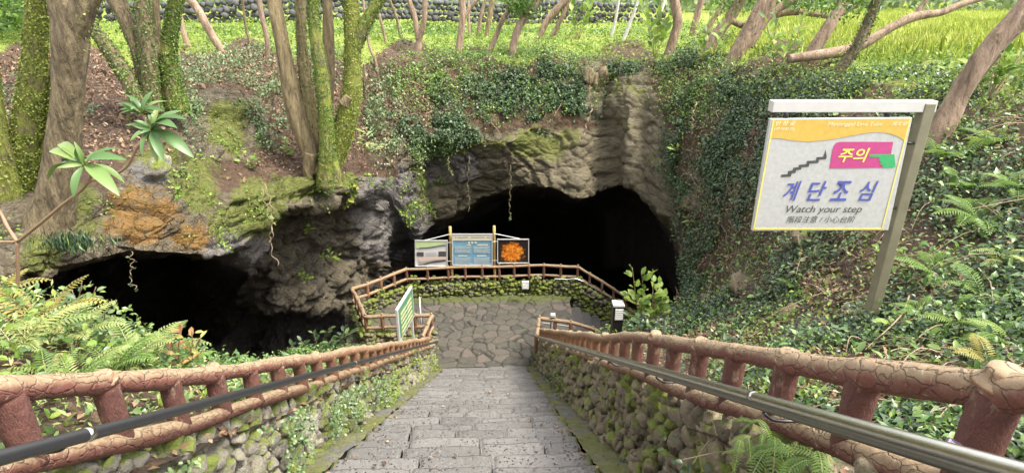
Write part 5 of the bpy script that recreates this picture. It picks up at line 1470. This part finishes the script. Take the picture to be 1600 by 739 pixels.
GF = 'ferns on the right bank'
for px, py, n, L, mt, lab in (
    (1523, 352, 8, .42, 'fern', 'bright green fern highest on the bank right of the sign post'),
    (1508, 300, 7, .34, 'fern', 'small fern above the tall bright ones right of the sign'),
    (1462, 440, 8, .36, 'fern', 'green fern close to the right of the sign post'),
    (1535, 470, 7, .32, 'fern', 'fern in the middle of the bank beside fallen leaves'),
    (1575, 415, 7, .30, 'fern_pale', 'pale fern near the right edge of the bank'),
    (1568, 545, 8, .28, 'fern', 'low fern just above the end knob of the right railing'),
    (1490, 530, 7, .26, 'fern', 'small fern above the bark railing right of the sign post'),
    (1585, 300, 7, .34, 'fern', 'shaded fern at the right edge under the curving trunk'),
    (1440, 500, 6, .24, 'fern', 'little fern near the base of the sign post'),
    (1548, 590, 6, .22, 'fern_yellow', 'yellowish fern right behind the top rail at the lower right'),
    (1082, 352, 6, .55, 'fern_pale', 'fern hanging at the right edge of the big cave mouth'),
    (1235, 450, 6, .30, 'fern', 'lone fern among ivy below the warning board'),
    (1475, 255, 7, .40, 'weeds', 'sunlit fern like plant below the large curving trunk'),
    (1545, 225, 7, .40, 'weeds', 'sunlit leafy fern under the leaning trunk at the right edge')):
    p, d = ground(px, py); p = p + np.array([0, 0, .02])
    fern(p, n + 1, L * 1.22, mt, lab, .24, group=GF, pairs=18)
# ferns on the wall top under the right hand rail
for px, py, d, n, L, lab in ((1212, 694, 1.87, 6, .20, 'drooping fern under the steel handrail on the right wall'), (1172, 692, 2.08, 5, .15, 'small fern on the right wall below the handrail'), (1262, 708, 1.64, 6, .19, 'fern tuft in the shade under the bottom rail at the lower right'), (1180, 668, 2.04, 4, .12, 'tiny fern on top of the right rubble wall')):
    b = U(px, py, d); fern(b, n, L, 'fern', lab, .2, (2.4, 5.6), .35, .8, 16, 'ferns on the right stone wall')
# ferns behind the left railing
GL = 'ferns behind the left railing'
for px, d, n, L, mt, lab in (
    (10, 3.3, 8, .40, 'fern_pale', 'pale fern in the lower left corner behind the railing'),
    (62, 3.9, 8, .44, 'fern_yellow', 'yellowing fern tuft under the leaning branch'),
    (-20, 4.3, 8, .46, 'fern_yellow', 'tall yellowing fern cut by the left edge'),
    (20, 4.6, 8, .44, 'fern_yellow', 'yellow green fern highest behind the leaning branch'),
    (108, 3.9, 8, .38, 'fern_pale', 'pale fern left of the round leaved shrub'),
    (150, 3.6, 8, .34, 'fern', 'fresh green fern in front of the round leaved shrub'),
    (190, 4.0, 8, .36, 'fern_pale', 'feathery pale fern in front of the dark cave mouth'),
    (222, 4.3, 8, .36, 'fern_pale', 'feathery pale fern between the round leaved shrub and the withered shrub'),
    (255, 4.2, 7, .30, 'fern', 'smaller fern beside the withered shrub'),
    (45, 2.9, 7, .30, 'fern', 'low green fern just above the top rail at the left'),
    (92, 3.2, 7, .30, 'fern_pale', 'low pale fern behind the second thick post from the left'),
    (-5, 2.2, 4, .20, 'fern', 'fern frond poking between the thick posts at the left edge')):
    b = U(px, 500, d); b[2] = left_bank_z(b[0], b[1]) + .03
    fern(b, n, L * 1.25, mt, lab, .21, group=GL, rise=1.05, arch=.6, pairs=17)
n = 5200
X = RNG.uniform(-4.4, -2.25, n); Y = RNG.uniform(1.6, 5.2, n); ph = fbm(np.stack([X, Y, 0 * X], -1) * 1.6, 3, 19)
P = np.stack([X, Y, left_bank_z(X, Y) + RNG.random(n) * np.clip(.30 + .5 * ph, .05, .6)], -1)
for mt, sl, lab in (('fern_pale', slice(0, 2600), 'pale feathery ground plants among the ferns at the left'), ('pale_leaf', slice(2600, 3900), 'small grey green leaves among the ferns at the left'), ('weeds', slice(3900, None), 'fresh light green leaves among the ferns at the left')):
    m = len(P[sl]); Lf = RNG.uniform(.03, .085, m)
    V, F, a = leaves(P[sl], rdir(m) + np.array([0, 0, .3]), rdir(m) * .7 + np.array([0, -.2, 1.0]), Lf, Lf * (.26 if mt == 'fern_pale' else .55), 'rhomb' if mt == 'fern_pale' else 'oval')
    tag(mk('undergrowth', V, F, M[mt], smooth=False, attrs={'rnd': a}), lab, 'undergrowth', None, 'stuff')

def stem_plant(name, label, base, tips, mat, leaf, nleaf, kind, cat_='plant', r=.008, spread=.0, group=None, smat='twig', ratio=.55):
    """stems from base to each tip with leaves set along them"""
    root = empty(name, base, label, cat_, group)
    mb = MB(); P, A, N = [], [], []
    for tp in tips:
        tp = np.array(tp); b = np.array(base); m = (b + tp) / 2 + rdir(1)[0] * .08 * np.linalg.norm(tp - b)
        C = catmull(np.array([b, m, tp]), 14); V, F = tube(C, np.linspace(r, r * .45, 14), 6); mb.add(V, F)
        for k in range(nleaf):
            f = .35 + .65 * (k + .5) / nleaf; i = min(13, int(f * 13)); a = rdir(1)[0]; a[2] = abs(a[2]) * .4 - .1
            P.append(C[i]); A.append(a + (C[-1] - C[0]) * .5); N.append(np.array([0, -.45, 1.0]) + rdir(1)[0] * .35)
    mb.out('stem', M[smat], root, smooth=True)
    n = len(P); L = RNG.uniform(.75, 1.25, n) * leaf
    P = np.array(P) + nrmz(np.array(A)) * leaf * .25
    V, F, a = leaves(P, A, N, L, L * ratio, kind); mk('foliage', V, F, M[mat], root, smooth=False, attrs={'rnd': a})
    return root
d = 4.4
stem_plant('shrub', 'round leaved shrub with whitish green leaves before the left cave', U(140, 560, d), [U(112, 452, d), (U(128, 440, d - .1)), U(150, 448, d), U(98, 470, d + .1), U(165, 478, d), U(134, 470, d - .2)], 'pale_leaf', .085, 9, 'oval', 'shrub', ratio=.6)
d = 4.3
stem_plant('shrub', 'withered shrub with yellow and red leaves right of the ferns', U(285, 580, d), [U(312, 528, d), U(300, 515, d), U(268, 520, d), U(320, 545, d), U(285, 508, d), U(250, 528, d)], 'red_leaf', .10, 5, 'oval', 'shrub', ratio=.4)
d = 4.2
stem_plant('leafy_plant', 'broad dark green leaves under the pale ferns at the left', U(110, 575, d), [U(80, 535, d), U(110, 520, d), U(140, 530, d), U(165, 545, d), U(60, 550, d)], 'broad', .17, 4, 'oval', ratio=.5)
d = 11.6
bs = U(1013, 512, d); 
stem_plant('sapling', 'young sapling with large pale leaves standing before the big cave mouth', bs, [U(1020, 420, d), U(988, 418, d), U(1002, 425, d - .2), U(1032, 440, d), U(980, 458, d), U(1036, 470, d), U(1000, 470, d - .3), U(1040, 455, d + .2)], 'weeds', .19, 12, 'oval', 'sapling', .012, ratio=.66)
stem_plant('bush', 'green bush at the foot of the sapling beside the large bollard lamp', U(1000, 515, 10.8), [U(985, 492, 10.8), U(1005, 488, 10.8), U(1030, 500, 10.8), U(1015, 510, 10.6), U(992, 510, 10.6), U(1045, 512, 10.6)], 'ivy', .15, 9, 'oval', 'bush')
d = 13.2
stem_plant('shrub', 'dark glossy shrub at the pit edge left of the railing loop', U(500, 556, d), [U(470, 532, d), U(490, 518, d), U(515, 512, d), U(540, 516, d), U(560, 515, d), U(455, 540, d), U(520, 530, d - .3), U(545, 528, d)], 'ivy_dark', .17, 14, 'oval', 'shrub', .014)
for px, py, lab in ((1400, 525, 'yellow green seedling with upright leaves left of the sign post'), (1385, 408, 'light green broad leaved weed under the lower right corner of the board')):
    p, d = ground(px, py); stem_plant('seedling', lab, p, [p + np.array([.02, 0, .22]), p + np.array([.1, -.02, .16]), p + np.array([-.1, 0, .15])], 'weeds', .09, 4, 'oval', 'plant', .005)
p, d = ground(1062, 250)
stem_plant('seedling', 'upright pale seedling on the ivy beside the draped rock', p, [p + np.array([0, -.1, .9]), p + np.array([.25, -.2, .6]), p + np.array([-.3, -.2, .5])], 'weeds', .28, 5, 'lance', 'plant', .01, ratio=.35)
for px, py, s, lab in ((1100, 100, 1.0, 'tall leafy sapling in the sun right of the curved orange trunk'), (1022, 92, 1.3, 'bushy light green sapling at the rim above the draped rock'), (905, 62, 1.0, 'big leaved bright plant before the dark squared wall'), (1215, 120, 1.3, 'feathery thin sapling between the pink trunks and the scarred trunk')):
    p, d = ground(px, py); s = s * d / 20
    stem_plant('sapling', lab, p, [p + np.array([0, 0, 2.0]) * s, p + np.array([.5, 0, 1.5]) * s, p + np.array([-.5, 0, 1.4]) * s, p + np.array([.3, -.3, 1.0]) * s, p + np.array([-.3, -.2, .9]) * s], 'weeds', .26 * s, 9, 'oval', 'sapling', .015)
p, d = ground(1545, 150)
stem_plant('bush', 'sunlit leafy bush left of the large curving trunk', p, [p + np.array([x, y, z]) for x, y, z in ((0, 0, .9), (.4, 0, 1.0), (-.5, 0, .6), (.2, .3, .8), (-.2, -.2, .7), (-.8, .2, .5), (.7, .2, 1.2))], 'weeds', .17, 16, 'oval', 'bush', .01)

# foreground branch with two leaf whorls
d = 4.15
root = empty('rhododendron', U(27, 600, d), 'foreground branch bearing two whorls of long glossy leaves before the ledge', 'shrub')
mb = MB()
def br(pts, r0, r1):
    C = catmull(np.array([U(a, b, c) for a, b, c in pts]), 40); V, F = tube(C, np.linspace(r0, r1, 40), 10, True, lambda p: 1 + .15 * fbm(p * 20, 2, 3)); mb.add(V, F)
br([(30, 610, d), (27, 480, d), (28, 420, d), (27, 378, d)], .017, .013)
br([(27, 378, d), (12, 355, d + .05), (0, 332, d + .1), (-30, 290, d + .1)], .014, .010)
br([(27, 378, d), (0, 378, d), (-40, 382, d)], .010, .008)
br([(27, 378, d), (62, 350, d - .05), (100, 318, d - .1), (128, 297, d - .1), (140, 283, d - .1), (165, 276, d), (192, 266, d), (205, 250, d), (214, 232, d), (236, 205, d)], .013, .009)
br([(138, 284, d - .1), (142, 272, d - .1), (134, 258, d - .12)], .010, .008)
br([(220, 225, d), (228, 195, d), (222, 178, d + .05)], .009, .007)
mb.out('branch', M['twig'], root, smooth=True)
def whorl(px, py, dd, tips, seed):
    c = U(px, py, dd); P, A, N, L = [], [], [], []
    for (tx, ty, dz) in tips:
        e = U(tx, ty, dd + dz); v = e - c; P.append(c); A.append(v); L.append(np.linalg.norm(v) * .95); N.append(np.array([0, -.35, 1.0]) + rdir(1)[0] * .25)
    for _ in range(9):
        v = rdir(1)[0]; v[2] = abs(v[2]) * .8 + .1; P.append(c); A.append(v); L.append(RNG.uniform(.10, .19)); N.append(np.array([0, -.5, .8]) + rdir(1)[0] * .6)
    V, F, a = leaves(P, A, N, np.array(L), np.array(L) * RNG.uniform(.19, .26, len(L)), 'long')
    mk('leaf_whorl', V, F, M['rhodo'], root, smooth=True, attrs={'rnd': a})
    Q = rdir(10) * np.array([1, 1, .5]) + np.array([0, 0, .7])
    V, F, a = leaves(np.repeat(c[None], 10, 0), Q, rdir(10), np.full(10, .05), np.full(10, .012), 'rhomb'); mk('bud', V, F, M['fern_yellow'], root, smooth=False, attrs={'rnd': a})
whorl(132, 258, d - .12, [(65, 224, .1), (82, 210, .2), (118, 222, -.05), (184, 222, .15), (186, 238, -.1), (62, 265, .1), (92, 243, .25), (180, 292, -.25), (198, 276, 0), (108, 306, -.2), (105, 250, .2), (170, 226, .25)], 1)
whorl(238, 203, d, [(196, 190, -.1), (200, 215, -.15), (300, 237, -.15), (280, 165, .1), (285, 172, -.1), (214, 240, -.2), (243, 250, -.2), (252, 245, -.25), (225, 180, .1), (262, 180, .2), (212, 205, .1), (268, 185, -.2), (232, 235, 0)], 2)
whorl(222, 178, d + .05, [(200, 146, .1), (180, 155, 0), (228, 152, .1), (260, 150, .15), (186, 172, -.1), (250, 165, -.1), (192, 180, .1), (205, 163, -.15)], 3)

# pale flowering twigs under the trunk clump
p = U(568, 226, 16.4)
stem_plant('leafy_plant', 'pale yellow leafed plant right of the five trunk clump', p - np.array([0, 0, .3]), [U(560, 212, 16.3), U(580, 222, 16.2), U(590, 228, 16.2), U(572, 206, 16.3)], 'fern_pale', .22, 6, 'lance', 'plant', .01, ratio=.35)
p, d = ground(590, 215)
stem_plant('bush', 'feathery bluish green bush on the litter slope right of the trunk clump', p, [p + np.array([x, -.3, z]) for x, z in ((0, 1.9), (.3, 1.4), (-.3, 1.5), (.5, .9), (-.5, .8), (.1, 1.1), (-.1, .6))], 'pale_leaf', .15, 18, 'rhomb', 'bush', .01)
for px, py, lab in ((455, 245, 'small bright weed on the brown slope left of the trunk clump'), (397, 268, 'leafy weed at the top of the mossy rock right of the orange rock'), (145, 180, 'low pale weed behind the thick brown trunk'), (300, 180, 'hand shaped leafy weed right of the leaf whorls'), (55, 150, 'pale weed in the shade behind the mossy trunk'), (480, 365, 'yellow green weed tuft on the dark layered rock'), (520, 410, 'fresh green plant clinging to the layered rock near the big cave'), (478, 440, 'small fern like plant low on the layered rock')):
    p, d = ground(px, py) if py < 300 else (U(px, py, 15.9 + (px - 430) * .011), 16)
    s = d / 14
    stem_plant('weed', lab, p, [p + np.array([x, -.15, z]) * s for x, z in ((0, .4), (.25, .3), (-.25, .3), (.1, .15), (-.1, .5))], 'weeds' if px > 380 else 'pale_leaf', .14 * s, 4, 'oval', 'plant', .006)
p = U(113, 372, 8.5)
n = 420
P = np.stack([p[0] + RNG.normal(0, .22, n), p[1] + RNG.normal(0, .12, n), p[2] + RNG.normal(0.02, .06, n)], -1)
V, F, a = leaves(P, np.stack([RNG.normal(0, .35, n), RNG.normal(-.25, .2, n), -np.ones(n)], -1), rdir(n), RNG.uniform(.08, .22, n), np.full(n, .009), 'rhomb')
tag(mk('grass_tuft', V, F, M['ivy'], origin=p, smooth=False, attrs={'rnd': a}), 'hanging tuft of fine dark grass on the lip of the left cave', 'grass tuft')

# hanging vines and bare roots
def vine(label, pts, d, leafy, mat='weeds', r=.008, L=.09):
    C = catmull(np.array([U(a, b, d) for a, b in pts]), 40); C += .03 * np.stack([np.sin(np.arange(40) * .9), np.cos(np.arange(40) * .7), 0 * np.arange(40)], -1)
    root = empty('hanging_vine' if leafy else 'bare_root', C[0], label, 'vine' if leafy else 'root')
    V, F = tube(C, r, 6); mk('stem', V, F, M['dry_twig'], root)
    if leafy:
        k = RNG.integers(2, 40, leafy); V, F, a = leaves(C[k] + RNG.normal(0, .02, (leafy, 3)), rdir(leafy) - np.array([0, 0, .5]), rdir(leafy) + np.array([0, -.8, .4]), RNG.uniform(.6, 1.3, leafy) * L, RNG.uniform(.6, 1.3, leafy) * L * .7, 'rhomb')
        mk('foliage', V, F, M[mat], root, smooth=False, attrs={'rnd': a})
vine('long leafy vine hanging at the left end of the big cave ceiling', [(660, 246), (659, 280), (663, 310), (664, 332)], 21.6, 26, 'creeper', L=.13)
vine('thin vine hanging over the information boards', [(733, 245), (731, 280), (733, 312), (732, 330)], 22.6, 22, 'pale_leaf', L=.10)
vine('thin vine hanging right of the information boards', [(797, 258), (798, 290), (796, 320), (797, 342)], 22.4, 20, 'pale_leaf', L=.09)
vine('short vine of pale leaves hanging below the mossy lip', [(700, 246), (702, 262), (707, 275)], 22.0, 14, 'weeds', L=.11)
vine('small vine dangling into the left cave from the orange rock', [(204, 394), (207, 415), (203, 435), (212, 452)], 9.1, 18, 'pale_leaf', .005, .05)
vine('yellow leafed vine under the trunk clump', [(556, 285), (550, 300), (545, 312), (540, 322)], 16.2, 26, 'creeper', L=.20)
vine('dangling root strand left of the layered rock', [(412, 288), (424, 320), (424, 355), (420, 380)], 12.9, 0, r=.012)
vine('second dangling root strand, crossing the layered rock edge', [(408, 295), (418, 330), (426, 360), (424, 392), (436, 415)], 12.8, 0, r=.010)
vine('pale root hanging down the draped rock near its stump', [(925, 170), (918, 190), (912, 210), (906, 222)], 23.8, 0, r=.03)
vine('curled dry root on the ivy right of the draped rock', [(1088, 160), (1083, 180), (1081, 210)], 19.5, 0, r=.025)
for px, py, x1, y1, lab in ((1222, 395, 1155, 400, 'dry branch lying on the ivy left below the board'), (1470, 470, 1595, 500, 'pale bent dry stalk on the right bank'), (1300, 430, 1200, 425, 'thin dry twig lying under the board'), (1420, 470, 1350, 560, 'dry stem crossing behind the sign post')):
    A, d0 = ground(px, py); B, d1 = ground(x1, y1); m = (A + B) / 2 + np.array([0, -.1, .14])
    V, F = tube(catmull(np.array([A + [0, 0, .05], m, B + [0, 0, .05]]), 24), np.linspace(.009, .004, 24) * max(1, d0 / 6), 6)
    tag(mk('dry_branch', V, F, M['dry_twig'], origin=A), lab, 'branch')

# dry twigs lying over the bank
def twigs(w, n, label):
    P, N, D, k = sample(w, n); mb = []
    for i in range(n):
        L = RNG.uniform(.25, .9); v = rdir(1)[0]; v = v - N[i] * (v @ N[i]); v = nrmz(v) * L
        C = catmull(np.array([P[i] + N[i] * .02, P[i] + v * .5 + N[i] * RNG.uniform(.03, .12) + rdir(1)[0] * .05, P[i] + v + N[i] * .03]), 7)
        V, F = tube(C, np.linspace(.006, .003, 7) * max(1, D[i] / 7), 4, False); mb.append((V, np.array(F), np.full(len(V), RNG.random())))
    V, F, a = cat(mb); tag(mk('twigs', V, F, M['dry_twig'], attrs={'rnd': a}), label, 'twigs', None, 'stuff')
twigs((near + .8 * qblob(780, 160, 160, 50) + .5 * qblob(600, 180, 60, 60) + .4 * qblob(430, 190, 60, 60)) * dens, 620, 'thin dry twigs and vine stems strewn over the slopes')

# broken tree stump roots at the top of the draped rock and small boulders
def boulder(px, py, d, s, label, mat='rubble_right', sub=4):
    c = U(px, py, d) if d else ground(px, py)[0]; V, F, a = rubble(np.array([c]), np.array([s]), sub, seed=int(px))
    tag(mk('boulder', V, F, M[mat], origin=c, attrs={'rnd': a}), label, 'rock')
boulder(74, 424, 0, (.20, .2, .2), 'brown lump of rock at the left edge of the left cave')
boulder(244, 258, 10.9, (.30, .3, .22), 'grey square boulder on the ledge below the leaf whorls', 'rubble_left')
for px, py, s_, lab in ((1168, 452, (.42, .5, .34), 'long brown rock breaking through the ivy left below the sign'), (1235, 490, (.30, .3, .24), 'brown rock between ivy patches above the railing'), (1262, 378, (.32, .3, .22), 'shaded rock directly under the bottom edge of the board'), (1110, 470, (.4, .4, .3), 'low brown rock beside the mouth of the big cave'), (1085, 320, (.5, .5, .4), 'reddish brown rock ledge at the right edge of the draped rock'), (1335, 500, (.2, .2, .18), 'small rock half buried just left of the sign post foot')):
    g, d_ = ground(px, py); g = g - nrmz(-g) * .06; V, F, a = rubble(np.array([g]), np.array([s_]) * .62, 4, seed=px); tag(mk('boulder', V, F, M['bank_rock'], origin=g, attrs={'rnd': a * .4}), lab, 'rock')
p, d = ground(930, 118)
V, F, a = rubble(np.stack([p + [x, -.35, z] for x, z in ((-.35, -.2), (.1, -.45), (.35, -.15), (-.3, -.95), (.25, -1.0))]), np.array([(.30, .3, .55)] * 5), 3, seed=44)
tag(mk('tree_stump', V, F, M['bark'], origin=p, attrs={'rnd': a}), 'broken brown stump with torn roots on top of the draped rock', 'stump')

# ------------------------------------------------------------------ far woods behind the field
n = 9000
px = RNG.uniform(-150, 1750, n); d = RNG.uniform(75, 110, n)
c = np.stack([(px - 800) / 850 * d, d, RNG.uniform(-1.0, 1, n)], -1)
hh = 5.5 + 3.0 * fbm(np.stack([c[:, 0] * .08, 0 * d, 0 * d], -1), 3, 6)
c[:, 2] = RNG.random(n) * hh - 1.2
V, F, a = leaves(c, rdir(n), rdir(n), RNG.uniform(.8, 1.6, n), RNG.uniform(.5, 1.0, n), 'rhomb')
tag(mk('woods', V, F, M['far_leaf'], smooth=False, attrs={'rnd': a}), 'pale far woods along the end of the field', 'woods', None, 'stuff')
n = 2500
px = RNG.uniform(-60, 60, n); dd_ = RNG.uniform(24, 30, n); P = U(px, RNG.uniform(-40, 48, n), dd_)
V, F, a = leaves(P, rdir(n), rdir(n), RNG.uniform(.15, .3, n), RNG.uniform(.1, .18, n), 'rhomb')
tag(mk('thicket', V, F, M['crown_leaf'], smooth=False, attrs={'rnd': a}), 'green thicket beyond the mossy trunk at the far left', 'thicket', None, 'stuff')
